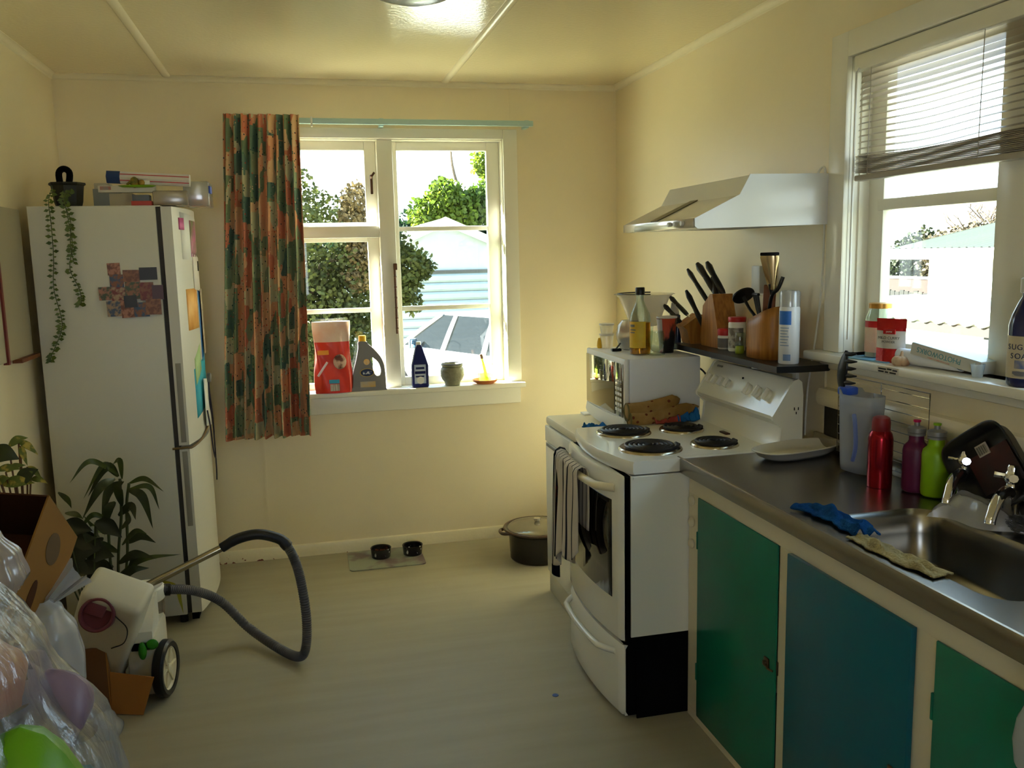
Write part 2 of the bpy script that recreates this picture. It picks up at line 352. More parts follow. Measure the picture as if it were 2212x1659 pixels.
def curt(u,v):
    z=.69+v*1.617; top=v
    x0=-2.072-(1-top)*.10; x1=-1.703-(1-top)*.03
    if v<.93: x1-=.02*math.sin((v)*3+1)*0
    w_=u+.012*math.sin(5*v+u*9)
    f=9.5
    amp=.022+.012*(1-v)
    y=-.125+amp*math.sin(2*PI*f*w_+ph[0]+.9*math.sin(3*v+1))+.012*math.sin(2*PI*3.3*u+ph[1]+2*v)
    if v>.95: y=-.115+(y+.115)*.6
    xx=x0+(x1-x0)*(u+.018*math.sin(2*PI*f*w_*1+1.1))
    return (xx,y,z+.006*math.sin(2*PI*f*u) if v<.02 else z)
nu,nv=150,40
m=MB().grid(curt,nu,nv); cu=mk('curtain',m,cm,smooth=80); uvgrid(cu,nu,nv,1.05,1.62); cu.modifiers.new('s','SOLIDIFY').thickness=.002
tag(cu,'gathered floral patchwork curtain in salmon and green beside back window','curtain')

# ============================================================ WINDOW 2 (right wall)
W2=bpy.data.objects.new('window_2',None); C.objects.link(W2); W2['kind']='structure'
m=MB(); m.box(-.02,0,-2.165,-2.075,1.25,2.275,bev=.004).box(-.02,0,-3.70,-3.62,1.25,2.275,bev=.004).box(-.021,0,-3.62,-2.165,2.195,2.275,bev=.004)
mk('casing',m,WHITE,W2)
m=MB(); m.box(0,T,-2.165,-2.16,1.25,2.2).box(0,T,-3.62,-3.615,1.25,2.2).box(0,T,-3.62,-2.16,2.195,2.2)
m.box(.035,.05,-2.172,-2.160,1.25,2.2); mk('jamb_lining',m,WHITE,W2)
mk('window_sill',B(-.075,T+.03,-3.72,-2.04,1.222,1.25,bev=.006),WHITE,W2)
mk('apron',B(-.022,0,-3.70,-2.06,1.19,1.222,bev=.006),WHITE,W2)
mk('mullion',B(.045,T,-2.87,-2.745,1.25,2.2,bev=.004),WHITE,W2)
def sash2(y0,y1):
    x0,x1=.075,.11; z0,z1=1.252,2.198; m=MB()
    m.box(x0,x1,y1-.075,y1,z0,z1,bev=.003).box(x0,x1,y0,y0+.02,z0,z1,bev=.003).box(x0,x1,y0+.02,y1-.075,z1-.045,z1,bev=.003).box(x0,x1,y0+.02,y1-.075,z0,z0+.045,bev=.003)
    s=mk('sash',m,WHITE,W2); mk('glazing_bar',B(x0-.004,x1,y0,y1-.05,1.712,1.748,bev=.004),WHITE,s)
    for a,b in ((z0+.045,1.73),(1.73,z1-.045)): mk('pane',B(x0+.016,x0+.019,y0+.015,y1-.07,a-.004,b+.004),GLASS,s,smooth=False)
sash2(-2.745,-2.165); sash2(-3.615,-2.87)
# splash rail under window and bench wall strip
struct('trim_8',MB().prism([(0,1.06),(-.022,1.06),(-.03,1.075),(-.03,1.10),(-.02,1.118),(0,1.122)],-3.9,-2.06,'y'),TRIM)
struct('trim_9',B(-.008,0,-2.075,-2.066,.90,1.20),TRIM)

# venetian blind
vb=thing('venetian_blind','cream venetian blind half raised in the right hand window','blind',(.012,-2.19,0))
SL=mat('cream_slat','a89f90',.45)
nl=mixmat('thin_cream_slat',a=.93,col='a89c8a',rough=.35,refl=.0,translucent=.35)
mk('head_rail',B(-.025,.03,-1.42,0,2.145,2.193,bev=.004),WHITE,vb)
L_=1.40
ns=14
for k in range(ns):
    f=k/(ns-1); zc=2.138-f*.248
    tilt=math.radians(72-54*min(1,f*1.9))
    amp=.015*f
    def sl_(u,v,zc=zc,tilt=tilt,amp=amp,f=f):
        yy=-.012-u*L_; s_=v-.5
        wv=-amp*math.exp(-((u-.22)/.14)**2)*1.0+amp*.3*math.sin(u*5)
        return (s_*.026*math.cos(tilt),yy,zc+wv+s_*.026*math.sin(tilt)+.003*(1-4*s_*s_))
    mk('slat',MB().grid(sl_,24,3),nl,vb,smooth=80)
def st(k):
    def fn(u,v):
        yy=-.01-u*L_; s_=v-.5; return (s_*(.03 if k%3 else .034),yy,1.880-k*.0038+.0012*math.sin(u*30+k)+(.004 if u<.02 else 0)-.008*math.exp(-((u-.25)/.15)**2)*(1-k/15)+.002*(1-4*s_*s_))
    return fn
for k in range(15): mk('slat',MB().grid(st(k),20,2),SL,vb,smooth=80,solid=.002)
mk('bottom_rail',B(-.018,.018,-1.412,-.008,1.806,1.824,bev=.004),SL,vb)
for yy in (-.075,-.54,-1.1): mk('ladder_cord',MB().tube([(-.016,yy,2.15),(-.018,yy,1.82)],.0012,6),SL,vb)
m=MB().tube([(-.03,-.035,2.15),(-.036,-.03,2.135),(-.036,-.03,1.30)],.0035,8); mk('tilt_wand',m,PLW,vb)

# ============================================================ BENCH
bench=thing('sink_bench','cream framed sink cabinet under the right hand window','cabinet',(-.26,-2.1,0))
bx,by=.26,2.1
def wb_(x0,x1,y0,y1,z0,z1,bev=0,m=None):  # world coords -> bench local
    return (m or MB()).box(x0+bx,x1+bx,y0+by,y1+by,z0,z1,bev=bev)
FX=-.515; BY=-4.6
m=MB()
wb_(FX,FX+.02,-2.165,-2.085,.0355,.7945,.0,m); wb_(FX,FX+.02,-2.725,-2.665,.0355,.7945,.0,m); wb_(FX,FX+.02,-3.28,-3.215,.0355,.7945,.0,m)
wb_(FX,FX+.02,-3.83,-3.77,.0355,.7945,.0,m); wb_(FX,FX+.02,BY,-2.085,.795,.862,.0,m); wb_(FX,FX+.02,BY,-2.085,.0,.035,.0,m)
mk('face_frame',m,CREAMC,bench,smooth=False)
m=MB(); wb_(FX+.02,-.02,-2.115,-2.087,0,.865,0,m); mk('end_panel',m,CREAMC,bench)
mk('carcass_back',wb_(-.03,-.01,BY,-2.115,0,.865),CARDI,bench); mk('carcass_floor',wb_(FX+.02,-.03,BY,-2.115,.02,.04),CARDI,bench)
catchm=mat('rusty_chrome_catch','6b5a48',.3,metal=.9)
for i,(y0,y1,c,lab) in enumerate(((-2.668,-2.162,TEALG,'green teal door'),(-3.222,-2.722,TEALB,'blue teal door'),(-3.775,-3.278,TEALG,'green teal door'))):
    proud=.016 if i==1 else .008
    d=mk('door',wb_(FX-proud,FX-.001,y0+.004,y1-.004,.032,.797,.003),c,bench); tag(d,lab)
    mm=MB()
    for z in (.16,.62): mk('hinge',MB().box(FX+bx-.009,FX+bx-.001,y1+by-.004,y1+by+.003,z,z+.06,bev=.002),c,d)
    mm=MB(); yc=(y0 if i==0 else y0)+.02+by; fx=FX+bx-proud
    mm.box(fx-.006,fx,yc+.012,yc+.036,.425,.455,bev=.002).box(fx-.014,fx-.004,yc+.016,yc+.03,.433,.447,bev=.003).box(FX+bx-.004,FX+bx,yc-.022,yc-.006,.42,.46,bev=.001)
    mm.tube([(fx-.01,yc+.02,.44),(fx-.012,yc+.002,.432),(fx-.004,yc-.012,.43)],.003)
    mk('door_catch',mm,catchm,d)
# knobs (old round pipe caps) on end stile
m=MB()
for z in (.775,.70,.625): m.sphere(.017,(FX+bx-.006,-2.118+by,z),12,8,sx=.6)
mk('stile_plug',m,CREAMC,bench)
# stainless worktop with sink basin
wt=thing('stainless_worktop','stainless steel worktop with pressed sink and rolled front edge','worktop',(-.27,-2.1,.91))
def hole_top():
    bm=bmesh.new(); x0,x1,y0,y1=-.535,-.02,BY,-2.055
    cx,cy,hx,hy,rad=-.315,-3.09,.155,.30,.07
    rect=[]; N=8
    for (sx_,sy_,a0) in ((1,1,0),(-1,1,PI/2),(-1,-1,PI),(1,-1,1.5*PI)):
        for k in range(N+1):
            a=a0+k/N*PI/2; rect.append((cx+sx_*(hx-rad)+rad*math.cos(a),cy+sy_*(hy-rad)+rad*math.sin(a)))
    return rect,(x0,x1,y0,y1),(cx,cy)
ring,(x0,x1,y0,y1),(cx,cy)=hole_top()
vs=[];fs=[];n=len(ring)
def outer(p):
    dx,dy=p[0]-cx,p[1]-cy; k=[]
    if dx>1e-9:k.append((x1-cx)/dx)
    if dx<-1e-9:k.append((x0-cx)/dx)
    if dy>1e-9:k.append((y1-cy)/dy)
    if dy<-1e-9:k.append((y0-cy)/dy)
    t=min(k); return (cx+dx*t,cy+dy*t)
import itertools
outs=[outer(p) for p in ring]
corn=[(x1,y1),(x0,y1),(x0,y0),(x1,y0)]
prof=[(1.0,0),(.985,-.004),(.96,-.016),(.93,-.06),(.90,-.13),(.84,-.152),(.6,-.158),(.1,-.163)]
M_=MB(); top=[]
for p in outs: top.append((p[0],p[1],0))
inner=[(p[0],p[1],0) for p in ring]
bm=bmesh.new()
vo_=[bm.verts.new(v) for v in inner]
# outer loop in order incl. corners
def ang(p): return math.atan2(p[1]-cy,p[0]-cx)
for i in range(n):
    j=(i+1)%n; a,b=outs[i],outs[j]; pts=[a]
    same=(abs(a[0]-b[0])<1e-6 or abs(a[1]-b[1])<1e-6)
    cs=[]
    if not same:
        aa,ab=ang(a),ang(b)
        if ab<aa: ab+=2*PI
        for c_ in corn:
            ac=ang(c_)
            while ac<aa: ac+=2*PI
            if ac<ab: cs.append((ac,c_))
        cs=[c_ for _,c_ in sorted(cs)]
    poly=[inner[i]]+[(q[0],q[1],0) for q in [a]+cs+[b]]+[inner[j]]
    try: bm.faces.new([bm.verts.new(q) for q in poly])
    except Exception: pass
bmesh.ops.remove_doubles(bm,verts=bm.verts[:],dist=1e-5); bm.verts.index_update()
M_.add([ (v.co.x+.27,v.co.y+2.1,v.co.z) for v in bm.verts],[[v.index for v in f.verts] for f in bm.faces]); bm.free()
# basin walls
bv=[];bf=[]
for s_,z in prof:
    for p in ring: bv.append((cx+(p[0]-cx)*s_+.27,cy+(p[1]-cy)*s_+2.1,z))
for k in range(len(prof)-1):
    for i in range(n): bf.append((k*n+i,k*n+(i+1)%n,(k+1)*n+(i+1)%n,(k+1)*n+i))
bf.append(tuple((len(prof)-1)*n+i for i in range(n)))
# front rolled edge, left end, upstand (x,z profile along y)
M_.grid(lambda u,v:((-.535+.27)+[0,-.006,-.011,-.013,-.013,-.011,0][int(round(v*6))],BY+2.1+u*(y1-BY),[0,.004,.003,-.002,-.044,-.048,-.050][int(round(v*6))]),2,6)
M_.box(-.278,.25,y1+2.1-.002,y1+2.1,-.048,.002)
M_.box(.235,.25,BY+2.1,y1+2.1,0,.055,bev=.003)
mk('top_sheet',M_,STEEL,wt,smooth=40)
bs=mk('sink_basin',MB().add(bv,bf),STEELS,wt,smooth=70)
mk('drain',MB().lathe([(.035,-.162),(.035,-.159),(.028,-.160),(.02,-.1635)],(cx+.27,cy+2.1,0),20),CHROME,bs)
# dark slate strip between bench and rail
struct('trim_10',B(-.012,0,-2.16,-2.085,.93,1.06),mat('dark_backing_board','2a2723',.5))

# taps
def tap(x,y,rz,name,lab):
    t=thing(name,lab,'tap',(x,y,.911),rz,'chrome sink taps'); t.scale=(1.15,1.15,1.08)
    m=MB(); m.lathe([(.026,0),(.026,.006),(.016,.012),(.015,.05),(.019,.058),(.019,.085),(.014,.09),(.013,.10)],(0,0,0),20)
    m.tube(bez([(0,0,.07),(-.035,0,.085),(-.075,0,.072),(-.10,0,.04),(-.105,0,.025)],6),[.013]*8+[.012]*8+[.0115]*8+[.012],12)
    mk('tap_body',m,CHROME,t)
    m=MB(); m.lathe([(.012,.095),(.017,.102),(.019,.112),(.015,.122),(.012,.128),(.013,.134),(.010,.140)],(0,0,0),16)
    for k in range(4):
        a=k*PI/2+.4; m.tube([(0,0,.112),(.02*math.cos(a),.02*math.sin(a),.114),(.036*math.cos(a),.036*math.sin(a),.116)],[.009,.008,.0095],8)
    mk('cross_handle',m,CHROME,t); return t
tap(-.055,-2.80,.55,'sink_tap','chrome cross handled tap nearer the green drink bottle')
tap(-.075,-2.985,.45,'sink_tap','chrome cross handled tap at the right edge beside black food tray')

# bottles by the sink
def botl(name,lab,cat,x,y,parts,group=None,rz=0):
    t=thing(name,lab,cat,(x,y,.911),rz,group)
    for nme,prof,mm in parts: mk(nme,MB().lathe(prof,n=28),mm,t)
    return t
REDM=mat('metallic_red','8e1220',.2,metal=.75); CRIM=mat('dark_red_cap','7d1822',.45)
botl('drink_bottle','metallic red flask bottle with screw cap standing by the sink','bottle',-.150,-2.578,[
 ('flask',[(.041,.0),(.041,.003),(.042,.02),(.042,.175),(.038,.195),(.031,.205)],REDM),('base_ring',[(.0405,-.001),(.0405,.004)],MATTE),
 ('cap',[(.030,.205),(.031,.207),(.031,.238),(.028,.252),(.018,.258),(.0,.259)],CRIM)]).scale=(.82,.82,.80)
PURP=mat('purple_plastic','5a1040',.4); LIME=mat('lime_plastic','86b80c',.4); SILV=mat('silver_plastic','8d8d8f',.35,metal=.4)
def sports(name,lab,x,y,mm,tip,s=1):
    t=botl(name,lab,'bottle',x,y+.030,[('bottle_body',[(.030*s,0),(.037*s,.006),(.039*s,.02),(.0385*s,.07),(.039*s,.085),(.0385*s,.10),(.039*s,.155),(.036*s,.172),(.025*s,.186),(.022*s,.194),(.022*s,.215)],mm),
     ('lid',[(.022*s,.212),(.026*s,.213),(.026*s,.221),(.022*s,.224),(.027*s,.225),(.027*s,.241),(.018*s,.246),(.009*s,.248),(.008*s,.262)],SILV),('spout',[(.010*s,.262),(.011*s,.264),(.011*s,.270),(.006,.271)],tip)],'sports drink bottles'); t.scale=(.9,.9,.76)
sports('drink_bottle','dark magenta sports bottle with silver lid between red and green bottles',-.092,-2.685,PURP,mat('pink_plastic','c2185b',.4))
sports('drink_bottle','lime green sports bottle with silver lid nearest the sink',-.075,-2.745,LIME,LIME,1.04)

# jug with pasta server
jug=thing('plastic_jug','tall frosted plastic jug with blue spout cap holding a pasta server','jug',(-.115,-2.435,.911),.15); jug.scale=(1.08,1.08,1)
def jugf(u,v,r0=1):
    a=2*PI*u; s_=.86+.14*v; z=.01+v*.235
    x=.042*s_*math.copysign(abs(math.cos(a))**.7,math.cos(a)); y=.066*s_*math.copysign(abs(math.sin(a))**.7,math.sin(a)); return (x,y,z+(.012*v if y>.04 else 0))
m=MB().grid(jugf,36,8); m.add([jugf(i/36,0) for i in range(36)],[tuple(range(36))]); mk('jug_body',m,FROST,jug,solid=.0015,smooth=60)
mk('spout_cap',MB().box(-.022,.022,.035,.075,.236,.262,bev=.006),mat('blue_cap','2f57c4',.4),jug)
mk('inner_handle',MB().tube(bez([(-.045,-.02,.19),(-.055,-.035,.17),(-.055,-.04,.10),(-.045,-.02,.05)],6),.006),mat('bluish_handle','6a7ec2',.4),jug)
ps=thing('pasta_server','black toothed pasta server standing in the frosted jug','utensil',(-.125,-2.43,.925),0)
def srv(u,v):
    z=.225+u*.135; w_=.030*math.sin(PI*min(1,.15+u*.8))*(.6+.4*u)
    y=(v-.5)*2*w_; x=-.012*math.sin(PI*u)+.3*y*y/.03; return (x-.01,y+.068-.018*u,z)
m=MB().grid(srv,12,6); ph_=mk('server_head',m,BLACK,ps,solid=.004,smooth=60)
m=MB()
for k in range(5):
    z=.262+k*.022
    m.tube([(-.012,.045,z),(-.012,.022,z+.001),(-.008,.004-.004*(k%2),z+.003)],[.008,.006,.002],8)
mk('tooth',m,BLACK,ps)
mk('handle',MB().tube([(-.008,.066,.235),(0,.040,.16),(.0,.01,.03)],[.007,.006,.007]),BLACK,ps)

# wire rack against the wall
rk=thing('wire_rack','chrome wire cooling rack leaning behind the frosted jug','rack',(-.05,-2.48,.912))
m=MB(); y0,y1,z0,z1=-.17,.26,.02,.275
m.tube([(0,y0,z0),(.0,y0,z1),(0,y1,z1),(0,y1,z0)],.0022,6,closed=True)
mk('frame',m,CHROME,rk)
m=MB()
for k in range(8): z=z0+.03*(k+1); m.tube([(0,y0,z),(0,y1,z)],.0013,6)
m.tube([(-.002,.04,z0),(-.002,.04,z1)],.0018,6); mk('cross_wire',m,CHROME,rk)

# white dish overlapping stove and bench
dish=thing('oval_dish','shallow white rectangular dish lying at the stove end of the bench','dish',(-.170,-2.17,.913),.25)
def dsh(u,v):
    a=2*PI*u; r=[.0,.75,.9,1.0,1.03][int(round(v*4))]; z=[.002,.002,.012,.030,.031][int(round(v*4))]
    return (.16*r*math.copysign(abs(math.cos(a))**.7,math.cos(a)),.075*r*math.copysign(abs(math.sin(a))**.7,math.sin(a)),z)
mk('dish_shell',MB().grid(dsh,44,4),mat('white_ceramic','d9d4c6',.25),dish,solid=.003,smooth=60)
mk('rim',MB().tube([dsh(i/44,1) for i in range(44)],.003,6,closed=True),mat('white_ceramic','d9d4c6',.25),dish)

# black tray leaning on wall
tr=thing('food_tray','black plastic meat tray leaning on the wall behind the taps','tray',(-.075,-2.965,.913),rot=(math.radians(-32),math.radians(-12),0))
m=MB(); m.box(-.03,.0,-.17,.11,.0,.21,bev=.028,seg=4) if False else None
def trf(u,v):
    a=2*PI*u; r=[0,.8,.86,1.0,1.05][int(round(v*4))]; x=[.0,.0,-.008,-.04,-.041][int(round(v*4))]
    return (x+.04,-.03+.13*r*math.copysign(abs(math.cos(a))**.4,math.cos(a)),.13+.10*r*math.copysign(abs(math.sin(a))**.4,math.sin(a)))
mk('tray_shell',MB().grid(trf,48,4,flip=True),BLACK,tr,solid=.002,smooth=60)
lb=mk('label',MB().box(.033,.0355,-.11,.06,.075,.175),mat('dark_red_label','4a1a17',.5,col2='1d1c1d',vs=9),tr)
mk('barcode_sticker',MB().box(.030,.0335,-.04,.005,.165,.195),mat('barcode_grey','b9b4aa',.5),lb)
m=MB()
for k in range(9): m.box(.0295,.0305,-.036+k*.0045,-.036+k*.0045+(.001+.0012*(k%2)),.169,.191)
mk('bar',m,BLACK,lb)
# crumpled bag, steel wool, cloths
rnd=random.Random(11)
def crump(cx,cy,rx,ry,rz_,amp,seed,nu=36,nv=18,zb=.0):
    rd=random.Random(seed); ks=[(rd.uniform(2,7),rd.uniform(2,7),rd.uniform(0,6),rd.uniform(.4,1)) for _ in range(9)]
    def fn(u,v):
        a=2*PI*u; b=PI*v; s_=sum(w_*math.sin(k1*a//1*0+k1*math.cos(a)+k2*b+p) for k1,k2,p,w_ in ks)/4
        r=1+amp*s_; z=math.cos(b)*rz_*r
        return (cx+rx*math.sin(b)*math.cos(a)*r,cy+ry*math.sin(b)*math.sin(a)*r,zb+max(0,z))
    return MB().grid(fn,nu,nv)
pb=thing('food_bag','crumpled clear plastic bag lying behind the sink under the taps','bag',(-.115,-2.93,.912),.5)
rq=random.Random(17); KQ=[(rq.uniform(-60,60),rq.uniform(-45,45),rq.uniform(0,6)) for _ in range(9)]
def sheet(u,v,up=1):
    x=(u-.5)*.15; y=(v-.5)*.21; e=min(1,4*u,4*(1-u),4*v,4*(1-v)); h=sum(abs(math.sin(a*x+b*y+p)) for a,b,p in KQ)/9
    k=1+.10*math.sin(7*u+5*v)
    return (x*k+.012*math.sin(40*y),y*k+.012*math.sin(50*x),.003+up*(.010+.050*h)*e**.7)
mk('film',MB().grid(sheet,34,40),BAGW,pb,smooth=20)
mk('bag_contents',crump(.0,-.01,.035,.05,.022,.15,6),mat('pale_bag_contents','9a988c',.7,bump=.3,bs=60),pb)
sw=thing('steel_wool','grey steel wool pad beside the sink','scourer',(-.11,-3.06,.912))
m=MB(); rd=random.Random(5)
for k in range(170):
    a=rd.uniform(0,2*PI); b=rd.uniform(0,PI); pts=[]
    for j in range(7):
        a+=rd.uniform(.2,.9); b+=rd.uniform(-.5,.5); q=.8+.2*rd.random(); pts.append((.034*q*math.sin(b)*math.cos(a),.05*q*math.sin(b)*math.sin(a),.024+.022*q*math.cos(b)))
    m.tube(pts,.0006,3)
wl=mk('wool',m,mat('steel_wire','75757a',.35,metal=1),sw); wl['kind']='stuff'
CLB=mat('blue_microfibre','1c4f86',.95,spec=.05,bump=.8,bs=260,col2='153f70',vs=20)
def cloth(name,lab,pts,wd,m_,amp=.012,seed=1,n=46,k=16,wfun=None,cat='cloth',z0=.912):
    P=bez(pts,8); rd=random.Random(seed); a1,a2,a3=[rd.uniform(0,6) for _ in range(3)]
    def fn(u,v):
        i=u*(len(P)-1); a=int(min(i,len(P)-2)); f=i-a; p=P[a].lerp(P[a+1],f); d=(P[a+1]-P[a]); d.z=0; d.normalize(); s_=Vector((-d.y,d.x,0))
        ww=(wfun(u) if wfun else wd)*(1+.12*math.sin(u*17+a1)+.06*math.sin(u*41+a2)); q=p+s_*(v-.5)*ww
        h=amp*(.6+.5*math.sin(u*13+a1+v*3)+.45*math.sin(v*9+a2+u*6)+.3*math.sin(u*29+v*11+a3)); h*=min(1,4*v,4*(1-v))*.85+.15
        return (q.x,q.y,q.z+max(.002,h))
    o=mk(name,MB().grid(fn,n,k),m_,smooth=80,solid=.004); tag(o,lab,cat); return o
cloth('dish_cloth','rumpled dark blue microfibre cloth on the front of the bench',[(-.475,-2.705,.912),(-.46,-2.79,.916),(-.455,-2.88,.916),(-.462,-2.965,.912)],.075,CLB,amp=.016,seed=4)
SPG=mat('beige_sponge_cloth','b7a878',.95,spec=.05,bump=1,bs=120,col2='8f8360',vs=12)
cloth('sponge_cloth','frayed beige sponge cloth hanging over the sink front rim',[(-.492,-2.965,.913),(-.492,-3.06,.913),(-.490,-3.15,.913),(-.478,-3.24,.913)],.055,SPG,amp=.010,seed=9)

pbag=thing('plastic_bag','clear plastic bag poking in at the right edge over the bench front','bag',(-.56,-3.60,.80))
mk('bag_film',crump(0,-.05,.055,.10,.18,.2,8,zb=-.08),BAGW,pbag,smooth=30)

# ============================================================ STOVE
sv=thing('electric_range','white freestanding electric stove with four coil rings','stove',(-.42,-1.775,0))
sx0,sy0=.42,1.775
def S(x0,x1,y0,y1,z0,z1,bev=0,m=None): return (m or MB()).box(x0+sx0,x1+sx0,y0+sy0,y1+sy0,z0,z1,bev=bev)
YL,YR=-1.475,-2.08
m=MB(); S(-.722,-.16,YR,YR+.006,.30,.862,0,m); S(-.722,-.16,YL-.006,YL,.30,.862,0,m); S(-.17,-.16,YR,YL,.05,.862,0,m); S(-.715,-.16,YR+.006,YL-.006,.855,.862,0,m)
mk('side_panel',m,ENAMEL,sv)
m=MB(); S(-.735,-.17,YR+.010,YL-.010,.012,.858,0,m); mk('inner_body',m,MATTE,sv)
def bow(y,d=.030): 
    c=(YL+YR)/2; h=(YL-YR)/2; return d*(1-((y-c)/h)**2)
def bowbox(xb,xf,y0,y1,z0,z1,ny=14,d=.030,rz_=.008):
    def fn(u,v):
        y=y0+(y1-y0)*u; k=int(round(v*5)); e=[0,1,1,1,1,0][k]
        x=xf-bow(y,d); zz=[z0,z0,z0+rz_,z1-rz_,z1,z1][k]; xx=[xb,x+rz_*.6,x,x,x+rz_*.6,xb][k]
        ed=min(1,min(u,1-u)/.02) if True else 1
        if ed<1 and 0<k<5: xx+=rz_*(1-ed)
        return (xx+sx0,y+sy0,zz)
    m=MB().grid(fn,ny*3,5); n=ny*3+1
    vs=[fn(0,j/5) for j in range(6)]; m.add(vs,[tuple(range(6))]); vs=[fn(1,j/5) for j in range(6)]; m.add(vs,[tuple(range(6))[::-1]])
    m.add([fn(0,0),fn(1,0),fn(1,1),fn(0,1)],[(0,1,2,3)]); return m
mk('hob_plate',bowbox(-.16,-.722,YR,YL,.868,.912,d=.042),ENAMEL,sv)
dr=mk('oven_door',bowbox(-.742,-.752,YR+.008,YL-.004,.285,.863,rz_=.010),ENAMEL,sv)
gls=mat('dark_oven_glass','0d0b08',.06,spec=.6)
def wfn(u,v):
    y=(YR+.07)+(YL-YR-.14)*u; z=.425+(.345)*v; return (-.7525-bow(y)+sx0,y+sy0,z)
mk('oven_window',MB().grid(wfn,16,2),gls,dr,solid=.003)
def barh(z0_,ya,yb,zsag,r,off):
    pts=[]
    for k in range(17):
        u=k/16; y=ya+(yb-ya)*u; e=min(1,min(u,1-u)/.1)
        pts.append((-.750-bow(y)-off*e+sx0,y+sy0,z0_-zsag*(1-(2*u-1)**2)))
    return pts
mk('door_handle',MB().tube(barh(.815,YR+.05,YL-.06,.0,.014,.042),.014,10),CREAMP,dr)
dw_=mk('storage_drawer',bowbox(-.742,-.752,YR+.008,YL-.004,.014,.270,rz_=.014),ENAMEL,sv)
mk('drawer_handle',MB().tube(barh(.235,YR+.05,YL-.05,.0,.011,.035),.011,10),ENAMEL,dw_)
mk('base_side',S(-.70,-.17,YR+.004,YR+.010,.0,.30),MATTE,sv)
mk('trim_ring_base',S(-.715,-.50,YR-.003,YR+.002,.852,.860),ENAMEL,sv)
# backguard
bgp=[(-.155,.90),(-.185,.912),(-.172,.935),(-.165,.99),(-.200,1.018),(-.203,1.030),(-.128,1.142),(-.118,1.152),(-.105,1.152),(-.098,1.14),(-.098,.88),(-.155,.88)]
mk('control_panel',MB().prism([(p[0]+sx0,p[1]) for p in bgp],YR+sy0+.012,YL+sy0-.004,'y'),ENAMEL,sv,smooth=30)
ec=[(-.190,.87),(-.178,.935),(-.172,.99),(-.205,1.016),(-.208,1.030),(-.130,1.150),(-.112,1.156),(-.098,1.145),(-.092,1.10),(-.092,.87)]
e1=mk('end_cap',MB().prism([(p[0]+sx0,p[1]) for p in ec],YR+sy0,YR+sy0+.012,'y'),ENAMEL,sv)
mk('end_cap',MB().prism([(p[0]+sx0,p[1]) for p in ec],YL+sy0-.006,YL+sy0,'y'),ENAMEL,sv)
m=MB(); m.M=Matrix.Translation((-.118+sx0,YR+sy0-.0012,1.05))
m.box(-.009,-.006,0,.002,-.002,.008).box(.006,.009,0,.002,-.002,.008).box(-.0015,.0015,0,.002,-.016,-.008); mk('socket_slot',m,MATTE,e1)
n1=Vector((-.112,0,.075)).normalized()  # outward normal of sloped face (pointing to -x,+z)
n1=Vector((-math.sin(math.atan2(.112,.075)),0,math.cos(math.atan2(.112,.075))))
for k,(yy,big) in enumerate([(-1.525,0),(-1.575,0),(-1.625,0),(-1.675,0),(-1.835,1),(-1.905,1),(-1.975,1)]):
    p=Vector((-.166+sx0,yy+sy0,1.086)); q=n1.to_track_quat('Z','Y').to_matrix().to_4x4(); s_=1.15 if big else .95
    m=MB(); m.M=Matrix.Translation(p)@q; m.lathe([(.019*s_,0),(.018*s_,.006),(.015*s_,.010)],n=18); m.box(-.005,.005,-.019*s_,.019*s_,.004,.022,bev=.003)
    mk('knob',m,ENAMEL,sv)
m=MB(); m.M=Matrix.Translation((-.146+sx0,-1.755+sy0,1.118)); m.sphere(.004,(0,0,0),8,6); mk('indicator_light',m,MATTE,sv)
m=MB(); m.M=Matrix.Translation((-.132+sx0,-1.54+sy0,1.138))@n1.to_track_quat('Z','Y').to_matrix().to_4x4(); m.box(-.022,.022,-.004,.004,-.001,.001); mk('badge',m,GREY,sv)
# coils
COIL=mat('cast_iron_coil','1c1a18',.5,metal=.3); PAN=mat('chrome_drip_pan','b9ad95',.2,metal=1)
for (x,y,r) in ((-.575,-1.625,.092),(-.585,-1.915,.098),(-.345,-1.645,.075),(-.345,-1.925,.075)):
    hp=mk('drip_pan',MB().lathe([(.01,.003),(r*.9,.003),(r*1.0,.006),(r*1.10,.010),(r*1.14,.006),(r*1.15,.002)],(x+sx0,y+sy0,.910),36,cap=False),PAN,sv)
    pts=[]; turns=5 if r>.08 else 4
    for k in range(turns*28+1):
        a=2*PI*k/28; q=.016+(r-.018)*k/(turns*28); pts.append((x+sx0+q*math.cos(a),y+sy0+q*math.sin(a),.925))
    pts.append((x+sx0+(r+.012),y+sy0,.918)); mk('coil_element',MB().tube(pts,.0062,7),COIL,hp)
m=MB().box(-.232+sx0,-.212+sx0,-1.79+sy0,-1.735+sy0,.911,.918,bev=.003); mk('hob_mark',m,mat('burnt_brown','3a1a0c',.5),sv)

